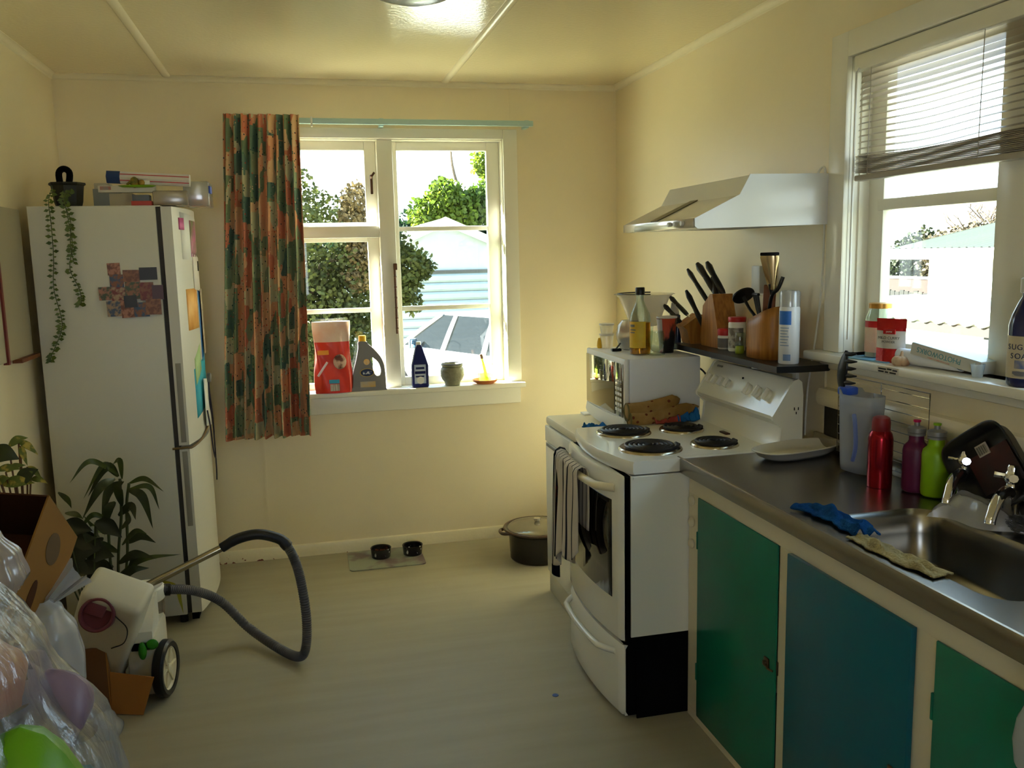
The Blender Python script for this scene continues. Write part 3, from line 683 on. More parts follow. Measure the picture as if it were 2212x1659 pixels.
# towels on oven handle
def towel(name,lab,mm,ya,yb,zt,fl_,bk,off,seed,uvs=True):
    rd=random.Random(seed); a=rd.uniform(0,6)
    L1,L2=fl_,bk; tot=L1+L2+.05
    def fn(u,v):
        s_=v*tot; wd=1+.35*min(1,s_/L1) if s_<L1 else 1+.2*(tot-s_)/L2
        if s_<L1: z=zt-(L1-s_)*(1-.35*u**1.3+.07*math.sin(u*PI*3)); x=-.842-off-.012*math.sin(2*PI*3.6*u+a)*(.5+1.6*(L1-s_)); k=(L1-s_)
        elif s_<L1+.05:
            q=(s_-L1)/.05*PI; z=zt+.016*math.sin(q); x=-.842-off+.021*(1-math.cos(q)); k=0
        else: z=zt-(s_-L1-.05); x=-.799; k=(s_-L1-.05)*.3
        yc=(ya+yb)/2; y=yc+(ya-yc)*(1-2*u)*(1+.75*k)+.10*k+.004*math.sin(9*u+20*z)
        return (x-(bow(y)-.030),y,z)
    o=mk(name,MB().grid(fn,60,44),mm,smooth=80,solid=.003); uvgrid(o,60,44,1,2.2); tag(o,lab,'towel'); return o
tm=bpy.data.materials.new('striped_towel_fabric'); tm.use_nodes=True; n_,b_=nodes(tm); b_.inputs['Roughness'].default_value=.95; b_.inputs['Specular IOR Level'].default_value=.1
uvn=n_.nodes.new('ShaderNodeUVMap'); wv=n_.nodes.new('ShaderNodeTexWave'); wv.inputs['Scale'].default_value=2.7; wv.bands_direction='X'; n_.links.new(uvn.outputs[0],wv.inputs['Vector'])
r=n_.nodes.new('ShaderNodeValToRGB'); r.color_ramp.elements[0].position=.0; r.color_ramp.elements[0].color=L('23242c'); r.color_ramp.elements[1].position=.10; r.color_ramp.elements[1].color=L('cfc6b8'); k=r.color_ramp.elements.new(.05); k.color=L('33343c')
n_.links.new(wv.outputs['Fac'],r.inputs[0]); n_.links.new(r.outputs[0],b_.inputs['Base Color'])
towel('tea_towel','cream tea towel with thin dark stripes hanging on the oven handle',tm,-1.545,-1.86,.835,.45,.22,.0,2)
dk=mat('dark_towel_cloth','16181c',.95,spec=.05,col2='3a1417',vs=10,vt=(.55,.6))
towel('hand_towel','dark towel with red edge under the striped tea towel on oven handle',dk,-1.50,-1.60,.832,.52,.20,-.004,8)

# ============================================================ DISHWASHER
dw=thing('dishwasher','cream white dishwasher between the back wall and the stove','dishwasher',(-.38,-1.15,0))
def D(x0,x1,y0,y1,z0,z1,bev=0,m=None): return (m or MB()).box(x0+.38,x1+.38,y0+1.15,y1+1.15,z0,z1,bev=bev)
y0,y1=-1.452,-.858
mk('cabinet',D(-.655,-.10,y0+.004,y1-.004,.06,.815),ENAMEL,dw); mk('worktop_lid',D(-.672,-.09,y0,y1,.812,.852,.012),CREAMP,dw)
m=MB(); D(-.676,-.655,y0+.002,y1-.002,.735,.808,.004,m); mk('control_strip',m,ENAMEL,dw)
dd=mk('door',D(-.674,-.655,y0+.002,y1-.002,.105,.730,.004),ENAMEL,dw); mk('handle_recess',D(-.679,-.672,y0+.12,y1-.03,.715,.728,.003),GREY,dd)
mk('kick_plate',D(-.665,-.645,y0+.005,y1-.005,.0,.098,.003),mat('grey_cream_kick','b9b6a6',.4),dw)
# microwave
mw=thing('microwave','white microwave oven with mirrored door standing on the dishwasher','microwave',(-.33,-1.195,.853))
def Mw(x0,x1,y0_,y1_,z0,z1,bev=0,m=None): return (m or MB()).box(x0+.33,x1+.33,y0_+1.195,y1_+1.195,z0-.853,z1-.853,bev=bev)
ya,yb=-1.435,-.955
mk('casing',Mw(-.478,-.165,ya,yb,.880,1.170,.008),mat('white_painted_steel','e2e4ea',.3),mw)
mk('front_frame',Mw(-.500,-.478,ya-.003,yb+.003,.900,1.172,.008),PLW,mw)
def pf(u,v):
    y=ya+(yb-ya)*u; k=int(round(v*4)); return ([-.482,-.500,-.506,-.500,-.482][k]-.012*math.sin(PI*u)*(1 if 0<k<4 else 0)+.33,y+1.195,[.876,.878,.895,.925,.926][k]-.853-.010*math.sin(PI*u)*(1 if k<3 else 0))
mk('lower_front',MB().grid(pf,16,4),PLW,mw,smooth=60)
mir=mat('mirror_door_glass','8b8570',.05,metal=.9)
d_=mk('mirror_door',Mw(-.504,-.499,ya+.108,yb-.008,.930,1.150,.002),mir,mw)
cpn=mk('control_strip',Mw(-.503,-.499,ya+.010,ya+.104,.930,1.150,.002),mat('dark_mirror','5f5b4a',.12,metal=.8),mw)
m=MB()
for i in range(5):
    for j in range(3): Mw(-.5055,-.503,ya+.022+j*.026,ya+.040+j*.026,.95+i*.022,.963+i*.022,.001,m)
mk('key',m,PLW,cpn); m=MB()
for j in range(3): m.sphere(.006,(-.504+.33,ya+.03+j*.025+1.195,1.075-.853),8,6)
mk('dial',m,PLW,cpn)
for a in (-.46,-.19):
    for b in (ya+.03,yb-.03): mk('foot',MB().cyl(.012,0,.03,(a+.33,b+1.195,0),12),BLACK,mw)
mk('cable_plug',MB().tube(bez([(.165,-.14,.26),(.20,-.17,.25),(.225,-.19,.20),(.235,-.20,.08)],5),.004),BLACK,mw)
mk('door_badge',Mw(-.5125,-.5115,-1.22,-1.18,.896,.904),GREY,mw)
# things on the dishwasher top
tag(mk('folded_paper',MB().box(-.075,.075,-.028,.028,0,.008,bev=.002),PAPER,loc=(-.43,-.895,.853),rot=(0,0,.02)),'white folded paper lying on the dishwasher by the microwave','paper')
cloth('blue_wipe','small blue cloth tucked under the microwave front',[(-.585,-1.17,.853),(-.55,-1.20,.853),(-.50,-1.24,.853)],.05,mat('bright_blue_cloth','2765a8',.9,spec=.05),amp=.012,seed=3,cat='cloth')
tag(mk('steel_tray',MB().box(-.07,.07,-.06,.06,0,.006,bev=.002),mat('dark_steel_tray','45484a',.3,metal=.8),loc=(-.585,-1.37,.853)),'flat dark tray on the dishwasher between stove and microwave','tray')
# oven mitts
mt=mat('mitt_print_fabric','b99a68',.95,spec=.05,col2='8c6d3e',vs=7,bump=.3,bs=120)
n_,b_=nodes(mt); vo=n_.nodes.new('ShaderNodeTexVoronoi'); vo.inputs['Scale'].default_value=34; t=n_.nodes.new('ShaderNodeTexCoord'); n_.links.new(t.outputs['Object'],vo.inputs['Vector'])
lt=n_.nodes.new('ShaderNodeMath'); lt.operation='LESS_THAN'; lt.inputs[1].default_value=.22; n_.links.new(vo.outputs['Distance'],lt.inputs[0])
mx=n_.nodes.new('ShaderNodeMix'); mx.data_type='RGBA'; n_.links.new(lt.outputs[0],mx.inputs[0]); mx.inputs[7].default_value=L('6a3a2a')
src=b_.inputs['Base Color'].links[0].from_socket; n_.links.new(src,mx.inputs[6]); n_.links.new(mx.outputs[2],b_.inputs['Base Color'])
def mitt(name,lab,pts,rad,squash,seed,m_=None,zoff=0,thumb=None):
    P=bez(pts,7); n=len(P); rs=[rad*(1.05 if i<2 else 1)*(1-.25*(i/(n-1)))*min(1,((n-1-i)/(n*.18))**.5 if i>n*.82 else 1)+.002 for i in range(n)]
    t=thing(name,lab,'oven mitt',tuple(P[0]),0,'oven mitts behind the hob'); o0=P[0]
    m=MB().tube([p-o0 for p in P],rs,16); 
    m.v=[(v[0],v[1],v[2]) for v in m.v]
    o=mk('mitt_body',m,m_ or mt,t,smooth=70); o.scale=(1,squash,1)
    if thumb: mk('thumb',MB().tube([Vector(q)-o0 for q in bez(thumb,5)],[.026]*6+[.022]*4+[.014],12),m_ or mt,t,smooth=70)
    mk('cuff_binding',MB().tube([(0+.0,math.cos(a)*rad*1.02*squash,math.sin(a)*rad*1.02) for a in [2*PI*k/16 for k in range(16)]],.004,6,closed=True),mat('olive_binding','6b6138',.9),t)
    return t
mitt('oven_mitt','upper beige patterned oven mitt leaning on the microwave side',[(-.505,-1.475,.962),(-.43,-1.475,.968),(-.34,-1.475,.985),(-.275,-1.475,1.003)],.034,.75,1)
mitt('oven_mitt','lower beige patterned oven mitt lying behind the hob rings',[(-.50,-1.492,.935),(-.42,-1.49,.934),(-.32,-1.485,.955),(-.195,-1.48,.968)],.028,.8,2)
cloth('blue_cloth','bright blue cloth bunched under the oven mitts',[(-.30,-1.49,.913),(-.25,-1.49,.914),(-.205,-1.49,.913)],.05,mat('bright_blue_cloth','2765a8',.9,spec=.05),amp=.035,seed=7,cat='cloth',n=24,k=10)
cloth('red_cloth','red edged cloth under the patterned oven mitts',[(-.40,-1.50,.913),(-.35,-1.50,.914),(-.29,-1.50,.914)],.04,mat('faded_red_cloth','9c4a42',.9,spec=.05),amp=.018,seed=8,cat='cloth',n=24,k=10)
tag(mk('lighter_wand',MB().tube([(-.175,-1.47,.92),(-.135,-1.47,.985)],.004),BLACK),'thin black lighter wand beside the oven mitts','lighter')

# ============================================================ RANGE HOOD
hd=thing('range_hood','white slanted range hood fixed over the stove','range hood',(-.25,-1.75,1.68))
def hp_(pts): return [(p[0]+.25,p[1]-1.68) for p in pts]
pr=[(0,1.682),(-.49,1.672),(-.498,1.676),(-.498,1.700),(-.492,1.705),(-.342,1.774),(-.305,1.838),(0,1.840)]
mk('hood_shell',MB().prism(hp_(pr),-.325,.315,'y'),mat('white_hood_enamel','dcdcdc',.18),hd,smooth=False)
mk('side_cover',MB().prism(hp_([(0,1.676),(-.49,1.668),(-.500,1.676),(-.500,1.702),(-.343,1.776),(-.306,1.841),(0,1.843)]),-.330,-.324,'y'),mat('white_hood_enamel','dcdcdc',.18),hd,smooth=False)
mk('front_visor',B(-.503+.25,-.496+.25,-.322,.312,-.008,.022,bev=.002),mat('chrome_strip','c9c2b4',.15,metal=.6),hd)
sl_q=Vector((-.069,0,.15)).normalized().to_track_quat('Z','Y').to_matrix().to_4x4()
m=MB(); m.M=Matrix.Translation((-.405+.25,.02,1.7465-1.68))@sl_q; m.box(-.032,.032,-.10,.10,-.002,.002); mk('name_plate',m,mat('dull_brass_plate','57503a',.4),hd)
m=MB()
for yy in (-.20,-.25): m.cyl(.009,0,.008,(0,0,0),14,axis='x'); m.v=m.v
for yy in (-.17,-.23): pass
m=MB()
for yy in (-.14,-.19,-.245): m.cyl(.008,-.262,-.252,(0,yy,.008),14,axis='x')
mk('switch_knob',m,PLW,hd)
mk('grease_filter',B(-.44+.25,-.06+.25,-.28,.27,-.004,.0),GREY,hd)
mk('power_cord',MB().tube([(p[0]+.25,p[1]+1.75,p[2]-1.68) for p in bez([(-.02,-2.015,1.845),(-.015,-2.03,1.865),(-.012,-2.045,1.86),(-.010,-2.048,1.80),(-.010,-2.045,1.5),(-.012,-2.02,1.30),(-.010,-1.975,1.10),(-.008,-1.96,.93)],6)],.0035,8),PLW,hd)
# ============================================================ SHELF
sh=thing('wall_shelf','black wall shelf on white brackets above the stove','shelf',(-.105,-1.66,1.205))
mk('shelf_board',MB().prism([(-.103,-.44),(-.100,.42),(-.085,.43),(.10,.43),(.10,-.44),(.085,-.455),(-.02,-.455)][::-1],-.022,0,'z'),mat('black_laminate','131313',.3),sh)
m=MB()
for yy in (.10,-.235): m.box(.088,.103,yy-.012,yy+.012,-.20,-.022,bev=.002).prism([(.1,-.022),(-.08,-.022),(-.08,-.032),(.088,-.06)],yy-.008,yy+.008,'y')
mk('bracket',m,PLW,sh)
SZ=1.206
blk=thing('knife_block','small wooden knife block at the left end of the black shelf','knife block',(-.12,-1.27,SZ))
mk('block_body',MB().prism([(.055,0),(-.035,0),(-.075,.0) if False else (-.05,.06),(-.068,.075),(.01,.125),(.055,.11)],-.042,.042,'y'),WOOD,blk)
blk2=thing('knife_block','tall slanted wooden knife block on the black shelf beside spice jars','knife block',(-.085,-1.42,SZ))
mk('block_body',MB().prism([(.125,0),(.0,0),(-.0,.05),(.012,.18),(.05,.215),(.075,.20)],-.05,.05,'x'),WOOD,blk2) if False else mk('block_body',MB().prism([(-.115,0),(.055,0),(.065,.03),(.045,.165),(-.018,.215),(-.04,.215)],-.045,.045,'x'),WOOD,blk2)
def knife(name,lab,base,tip,r=.011,par=None,grp='knives in the wooden blocks'):
    base=Vector(base); tip=Vector(tip); d=tip-base
    t=thing(name,lab,'knife',tuple(base),0,grp)
    P=[d*f for f in (0,.08,.3,.6,.85,1)]; mk('handle',MB().tube(P,[r*.8,r,r*1.05,r*.9,r*1.15,r*.55],10),BLACK,t)
    mk('blade',MB().tube([-d.normalized()*.07,d*0.02],[.002,.004],6),CHROME,t)
    m=MB()
    for f in (.3,.55,.8): m.sphere(.0025,tuple(d*f+Vector((-r*.85,0,0))),6,5)
    mk('rivet',m,CHROME,t)
ks=[((-.075,-1.395,1.415),(-.125,-1.305,1.545),'large black knife standing highest in the tall block',.014),
 ((-.06,-1.42,1.418),(-.10,-1.345,1.55),'black knife right behind the highest one in tall block',.013),
 ((-.10,-1.36,1.385),(-.14,-1.245,1.52),'slim black knife leaning left of the tallest knives',.010),
 ((-.085,-1.405,1.40),(-.075,-1.36,1.50),'short black knife handle between the tallest knives',.013),
 ((-.11,-1.375,1.255),(-.15,-1.255,1.43),'long black handled steak knife lowest on the tall block face',.011)]
for b_0,t_0,lab,r in ks: knife('kitchen_knife',lab,b_0,t_0,r)
knife('kitchen_knife','black knife leaning out of the small block, upper one',(-.135,-1.235,1.325),(-.17,-1.13,1.40),.010)
knife('kitchen_knife','black knife leaning out of the small block, lower one',(-.165,-1.24,1.29),(-.20,-1.135,1.365),.010)
def jar(name,lab,x,y,r,h,capc,bodyc,caph,cat='jar',grp=None,z=SZ,lb=None):
    t=thing(name,lab,cat,(x,y,z),0,grp); mk('jar_body',MB().lathe([(r*.92,0),(r,.004),(r,h-.006),(r*.9,h)],n=24),bodyc,t); mk('lid',MB().lathe([(r*1.03,h),(r*1.05,h+.003),(r*1.05,h+caph-.003),(r*.98,h+caph)],n=24),capc,t)
    if lb: mk('label',MB().lathe([(r*1.012,h*.12),(r*1.012,h*.8)],n=16,cap=False,a0=PI*.85,a1=PI*1.6),lb,t)
    return t
LBT=mat('printed_jar_label','b9b3a4',.5,col2='7d7468',vs=40,vt=(.45,.55))
jar('spice_jar','small white spice jar with red lid and barcode on the shelf',-.11,-1.535,.028,.055,RED,PLW,.026,lb=mat('barcode_dark','6b6660',.5),grp='red lidded shelf jars')
jar('spice_jar','tall white seasoning tub with red lid on the black shelf',-.105,-1.625,.033,.115,RED,PLW,.018,lb=LBT,grp='red lidded shelf jars')
jar('oil_bottle','small yellow green bottle behind the utensil holder',-.135,-1.705,.017,.03,CGLASS,mat('yellow_green_glass','8a9a1e',.3),.05,cat='bottle')
# utensil holder
uh=thing('utensil_holder','curved bamboo utensil holder with slanted top on the shelf','holder',(-.10,-1.855,SZ))
def uhf(u,v):
    a=2*PI*u; y=.088*math.copysign(abs(math.cos(a))**.75,math.cos(a)); x=.062*math.copysign(abs(math.sin(a))**.75,math.sin(a))
    top=.135+.055*(.5-y/.176)+.012*math.sin((.5-y/.176)*PI)*-1; return (x,y,v*top)
m=MB().grid(uhf,40,4); m.add([uhf(i/40,0) for i in range(40)],[tuple(range(40))]); mk('holder_body',m,WOOD,uh,solid=.006,smooth=60)
def uten(name,lab,parts): 
    t=thing(name,lab,'utensil',(-.10,-1.86,SZ),0,'kitchen utensils in the bamboo holder')
    for n2,mb,mm in parts: mk(n2,mb,mm,t,smooth=60)
ch=Vector((-.10,-1.86,SZ))
def W(x,y,z): return (x+.10,y+1.86,z-SZ)
m=MB(); m.M=Matrix.Translation(W(-.12,-1.70,1.425))@Euler((math.radians(-52),math.radians(-10),0)).to_matrix().to_4x4(); m.lathe([(.045,-.003),(.046,0),(.045,.004),(.0,.005)],n=24,sy=.8)
uten('ladle','black round masher leaning left out of the bamboo holder',[('masher_disc',m,BLACK),('handle',MB().tube(bez([W(-.12,-1.70,1.42),W(-.11,-1.725,1.38),W(-.10,-1.765,1.34),W(-.10,-1.80,1.28)],5),.006),BLACK)])
m=MB()
for k in (-1,0,1): m.tube([W(-.11,-1.775+k*.014,1.43),W(-.105,-1.785+k*.010,1.38),W(-.10,-1.80,1.32)],.005)
m.tube([W(-.11,-1.755,1.432),W(-.11,-1.795,1.432)],.006)
uten('fork','black slotted fork beside the round masher',[('tines',m,BLACK),('handle',MB().tube([W(-.10,-1.80,1.33),W(-.10,-1.82,1.22)],.006),BLACK)])
m=MB(); m.M=Matrix.Translation(W(-.095,-1.845,1.40))@Euler((math.radians(4),0,0)).to_matrix().to_4x4(); m.M=m.M@Euler((0,0,math.radians(-30))).to_matrix().to_4x4(); m.box(-.022,.022,-.005,.005,-.12,.070,bev=.004)
uten('spatula','flat brown wooden spatula upright in the bamboo holder',[('blade',m,WOODD)])
def spf(u,v):
    k=v*2-1; wd=.010+.026*u**.8*(1 if u<.9 else (1-(u-.9)*2)); return W(-.125-.012*u+.8*k*wd,-1.925+.010*k*k-.55*k*wd,1.455+u*.125)
spz=MB().grid(spf,10,6)
uten('turner','tall steel and black slotted turner standing highest in the holder',[('steel_face',spz,mat('warm_steel','c2ac85',.18,metal=.95)),
 ('edge',MB().tube([spf(1,v/6) for v in range(7)],.006,8),BLACK),('handle',MB().tube(bez([W(-.10,-1.945,1.50),W(-.112,-1.935,1.46),W(-.12,-1.905,1.43),W(-.11,-1.87,1.35),W(-.10,-1.86,1.25)],5),.007),BLACK),('fork_arm',MB().tube([W(-.135,-1.915,1.475),W(-.125,-1.91,1.445),W(-.12,-1.905,1.43)],.005),BLACK)])
m=MB(); m.M=Matrix.Translation(W(-.13,-1.895,1.35)); m.sphere(.026,(0,0,0),14,10,sx=.35,sz=1.15)
uten('spoon','pale wooden spoon low in the bamboo holder',[('spoon_bowl',m,mat('pale_wood','a3957f',.6)),('handle',MB().tube([W(-.125,-1.885,1.33),W(-.11,-1.87,1.24)],.005),mat('pale_wood','a3957f',.6))])
# spray can
can=thing('spray_can','white aerosol can with clear cap and blue logo at the shelf end','spray can',(-.125,-2.035,SZ))
mk('can_body',MB().lathe([(.033,0),(.035,.004),(.035,.19),(.030,.20)],n=28),mat('white_can','dfe0e2',.25),can)
mk('cap',MB().lathe([(.034,.196),(.034,.243),(.030,.25),(0,.251)],n=24),mixmat('clear_cap',a=.75,col='d2d4d4',translucent=.5,rough=.15),can)
mk('logo_patch',MB().lathe([(.0356,.135),(.0356,.182)],n=10,cap=False,a0=PI*.95,a1=PI*1.38),mat('bright_blue_print','2a6fc9',.4),can)
m=MB()
for k in range(7): m.lathe([(.0357,.123-k*.010),(.0357,.1255-k*.010)],n=6,cap=False,a0=PI*1.02,a1=PI*(1.32-.03*(k%3)))
mk('text_line',m,mat('pale_blue_print','6f8bb4',.5),can)
mk('data_panel',MB().lathe([(.0357,.012),(.0357,.034)],n=6,cap=False,a0=PI*1.15,a1=PI*1.38),mat('pale_blue_print','6f8bb4',.5),can)
# socket outlet
so_=thing('power_outlet','double power outlet with a white plug adaptor above the shelf','outlet',(-.004,-1.62,1.475))
mk('wall_plate',B(-.008,.004,-.075,.045,-.055,.055,bev=.003),PLW,so_); mk('adaptor',B(-.045,-.008,-.07,-.005,-.045,.06,bev=.005),mat('white_adaptor','cfcfcd',.35),so_)

# ============================================================ MICROWAVE TOP CLUTTER
MZ=1.1705
bt=thing('cordial_bottle','clear bottle half full of orange cordial with black cap and lemon label','bottle',(-.372,-1.285,MZ))
bt.scale=(1.32,1.32,1)
mk('bottle_glass',MB().lathe([(.030,0),(.033,.004),(.034,.02),(.034,.150),(.030,.172),(.018,.205),(.012,.225),(.012,.255)],n=28,cap=False),CGLASS,bt)
mk('cordial',MB().lathe([(.0,.003),(.031,.004),(.0325,.02),(.0325,.135),(.0,.136)],n=28,cap=False),mat('orange_liquid','e08a0c',.1,trans=.75),bt)
mk('bottle_cap',MB().lathe([(.0145,.250),(.015,.252),(.015,.278),(.013,.281),(0,.281)],n=20),BLACK,bt)
lbm=mat('yellow_lemon_label','d9c23c',.5,col2='c98a2a',vs=8)
lb=mk('label',MB().lathe([(.0347,.03),(.0347,.14)],n=16,cap=False,a0=PI*.98,a1=PI*1.55),lbm,bt)
m=MB(); 
for (za,zb_,a,b) in ((.118,.128,1.05,1.22),(.103,.108,1.05,1.25),(.092,.097,1.05,1.22)): m.lathe([(.0351,za),(.0351,zb_)],n=5,cap=False,a0=PI*a,a1=PI*b)
mk('print',m,mat('grey_print','6e6e66',.5),lb)
col=thing('mixing_bowl','large translucent white colander bowl at the back of the microwave','bowl',(-.262,-1.06,MZ))
mk('bowl_shell',MB().lathe([(.055,.100),(.066,.110),(.085,.16),(.112,.225),(.132,.242),(.136,.240)],n=44,cap=False),mixmat('translucent_bowl',a=.86,col='dcd5c4',translucent=.35,rough=.2),col,smooth=60)
mk('bowl_base',MB().lathe([(.0,.100),(.055,.100)],n=30,cap=False),PLW,col); mk('rim_band',MB().tube([(.118*math.cos(2*PI*k/40),.118*math.sin(2*PI*k/40),.243) for k in range(6,30)],.0035,6),DGREY,col)
lw=thing('storage_bowl','round glass bowl with grey contents stacked under the colander','bowl',(-.345,-1.095,MZ))
mk('bowl_shell',MB().lathe([(.030,0),(.045,.008),(.058,.05),(.060,.075),(.052,.11),(.035,.13)],n=32,cap=False),mixmat('milky_glass',a=.55,col='ddd8cc',translucent=.5,rough=.1),lw,smooth=60)
mk('grey_contents',MB().lathe([(.0,.01),(.035,.012),(.046,.04),(.0,.062)],n=24,cap=False),mat('grey_food','5f6468',.6),lw)
mk('red_contents',MB().lathe([(.0,.075),(.04,.078),(.038,.10),(.0,.105)],n=20,cap=False),mat('red_pink_food','b0564a',.6),lw)
st2=thing('jar_stack','clear glass tumbler carrying the big colander on the microwave','glass',(-.262,-1.06,MZ))
mk('tumbler',MB().lathe([(.03,0),(.034,.004),(.042,.098)],n=24,cap=False),CGLASS,st2)
for k,(z,h) in enumerate(((0,.058),(.0645,.04))):
    t=thing('plastic_tub',('lower','upper')[k]+' small clear tub with white lid at the left rear of the microwave','tub',(-.415,-.99,MZ+z),0,'small lidded tubs on the microwave')
    mk('tub_body',MB().lathe([(.026,0),(.031,h)],n=22,cap=False),mixmat('clear_tub',a=.45,col='e6dcc8',translucent=.5,rough=.15),t); mk('lid',MB().lathe([(.033,h-.002),(.034,h),(.034,h+.006),(0,h+.0065)],n=22),PLW,t)
tag(mk('lemon_squeezer',MB().lathe([(.010,0),(.012,.01),(.010,.03),(.006,.045),(0,.047)],n=14),YEL,loc=(-.448,-.985,MZ)),'small yellow bottle at the left rear edge of the microwave','bottle')
cp=thing('paper_cup','tall printed takeaway cup in red black and white on the microwave','cup',(-.245,-1.27,MZ))
cpm=mat('printed_cup','b8442c',.5,col2='1d1b1a',vs=9,vt=(.48,.52),stretch=(1,1,.45))
mk('cup_wall',MB().lathe([(.028,0),(.043,.148)],n=30,cap=False),cpm,cp,solid=.001); mk('cup_rim',MB().lathe([(.043,.146),(.045,.150),(.043,.154),(.041,.150)],n=30,cap=False),PLW,cp); mk('cup_side_panel',MB().lathe([(.0288,.004),(.0435,.144)],n=12,cap=False,a0=PI*.85,a1=PI*1.22),mat('white_cup_panel','cfc5bb',.5),cp)
mk('cup_base',MB().lathe([(0,.002),(.028,.002)],n=24,cap=False),PLW,cp)
t=thing('wine_glass','clear footed glass between the cordial bottle and the paper cup','glass',(-.32,-1.335,MZ)); mk('glass_bowl',MB().lathe([(.033,0),(.036,.003),(.036,.006),(.012,.012),(.030,.03),(.034,.06),(.032,.10)],n=28,cap=False),CGLASS,t)
t=thing('peeler','dark blue handled tool standing behind the paper cup','utensil',(-.155,-1.18,MZ)); mk('handle',MB().lathe([(.017,0),(.019,.01),(.013,.08),(.012,.15),(.005,.155)],n=16),mat('navy_gloss','16233f',.15),t)
t=thing('steel_bottle','slim pale grey bottle behind the paper cup','bottle',(-.13,-1.09,MZ)); mk('bottle_body',MB().lathe([(.022,0),(.022,.15),(.018,.175),(.014,.20),(.0,.202)],n=20),mat('pale_grey_plastic','b9b6ae',.3),t)
t=thing('black_clip','small black clip lying on the microwave front corner','clip',(-.425,-1.14,MZ)); mk('clip_jaw',MB().box(-.022,.022,-.010,.010,0,.012,bev=.003),BLACK,t); mk('clip_arm',MB().tube([(0,0,.01),(.02,.0,.035)],.004),BLACK,t)

# ============================================================ SILL 1 ITEMS
SZ1=.896
dg=thing('pet_food_bag','tall red and white pet food bag at the left of the back window sill','bag',(-1.605,-.035,SZ1))
def bagf(u,v):
    a=2*PI*u; e=.55
    w_=.095*(1+.03*math.sin(v*9)) ; d=.045*(1-.25*v)
    z=v*.375; return (w_*math.copysign(abs(math.cos(a))**e,math.cos(a))+.004*math.sin(7*v+3*a),d*math.copysign(abs(math.sin(a))**e,math.sin(a))+.004*math.sin(9*v+5*a),z)
def seg(v0,v1,f=bagf): return lambda u,v:f(u,v0+(v1-v0)*v)
dm=mat('red_printed_film','d8402c',.28,col2='c22a22',vs=5,bump=.25,bs=16)
mk('bag_lower',MB().grid(seg(0,.72),44,20),dm,dg,smooth=60); mk('bag_upper',MB().grid(seg(.72,1),44,8),mat('white_printed_film','e6ddd4',.3,col2='e3b7a0',vs=7,bump=.2,bs=16),dg,smooth=60)
mk('bag_top',MB().add([bagf(i/36,1) for i in range(36)],[tuple(range(36))]),PLW,dg)
mk('blue_panel',B(-.025,.028,-.0485,-.046,.052,.072),mat('cyan_print','2f8fc0',.4),dg); mk('barcode',B(-.02,.028,-.0485,-.046,.012,.048),mat('barcode_pale','d9cfc4',.5,col2='6e625c',vs=60,stretch=(6,1,.1)),dg)
mk('yellow_panel',B(-.078,-.02,-.047,-.043,.205,.228),mat('orange_yellow_print','e89a2a',.4),dg)
m=MB(); m.M=RT(.035,-.044,.165); m.sphere(.04,(0,0,0),14,10,sx=.85,sy=.12); mk('puppy_photo_print',m,mat('puppy_print','d9b8a4',.6,col2='6b3d33',vs=18,vt=(.5,.6)),dg)
m=MB(); m.M=RT(-.055,-.046,.13,0,math.radians(35),0); m.box(-.006,.006,-.004,.0,-.045,.045,bev=.003); mk('carry_strap',m,mat('clear_strap','e3d7dc',.15),dg)
# grey detergent bottle with handle hole
gb=thing('detergent_bottle','grey detergent bottle with yellow cap and side handle on the back sill','bottle',(-1.418,-.035,SZ1))
out=[(-.082,0),(.080,0),(.086,.01),(.084,.10),(.070,.165),(.035,.215),(.000,.25),(-.008,.262),(-.048,.262),(-.052,.225),(-.066,.16),(-.082,.10),(-.088,.03)]
hole=[(.030,.085),(.055,.080),(.062,.105),(.052,.145),(.028,.172),(.012,.178),(.012,.150)]
bm=bmesh.new()
def loopv(p,y): return [bm.verts.new((q[0],y,q[1])) for q in p]
def smoothpoly(p,n=4):
    P=[Vector((q[0],q[1],0)) for q in p]; N=len(P); o=[]
    for i in range(N):
        a,b,c,d=P[i-1],P[i],P[(i+1)%N],P[(i+2)%N]
        for k in range(n):
            t=k/n; v=.5*((2*b)+(c-a)*t+(2*a-5*b+4*c-d)*t*t+(-a+3*b-3*c+d)*t**3); o.append((v.x,v.y))
    return o
def slab(outer_,holes,y0_,y1_,bev=.012):
    from mathutils.geometry import tessellate_polygon
    loops=[outer_]+holes; polys=[[Vector((q[0],q[1],0)) for q in l] for l in loops]
    tri=tessellate_polygon(polys); flat=[q for l in loops for q in l]; n=len(flat); m=MB()
    vs=[(q[0],y0_,q[1]) for q in flat]+[(q[0],y1_,q[1]) for q in flat]; fs=[tuple(t) for t in tri]+[tuple(i+n for i in t)[::-1] for t in tri]
    b=0
    for l in loops:
        k=len(l); fs+=[(b+i,b+(i+1)%k,b+(i+1)%k+n,b+i+n) for i in range(k)]; b+=k
    return m.add(vs,fs)
bm.free()
o=mk('bottle_body',slab(smoothpoly(out),[smoothpoly(hole)],-.026,.026),mat('grey_bottle','77767a',.35),gb,smooth=30)
bv_=o.modifiers.new('bev','BEVEL'); bv_.width=.009; bv_.segments=3; bv_.limit_method='ANGLE'; bv_.angle_limit=math.radians(50)
mk('bottle_cap',MB().lathe([(.018,.258),(.020,.260),(.020,.292),(.017,.295),(0,.295)],(-.028,0,0),22),YEL,gb)
m=MB(); m.M=RT(-.012,-.0262,.098,PI/2); m.lathe([(.0,.002),(.034,.002),(.034,0)],n=26,sy=.55); mk('label_oval',m,mat('dark_blue_label','1c2a4e',.35),gb)
m=MB(); m.M=RT(-.012,-.0258,.098,PI/2); m.lathe([(.034,.0015),(.038,.0015),(.038,0)],n=26,sy=.6,cap=False); mk('label_ring',m,mat('gold_print','b59a3a',.4),gb)
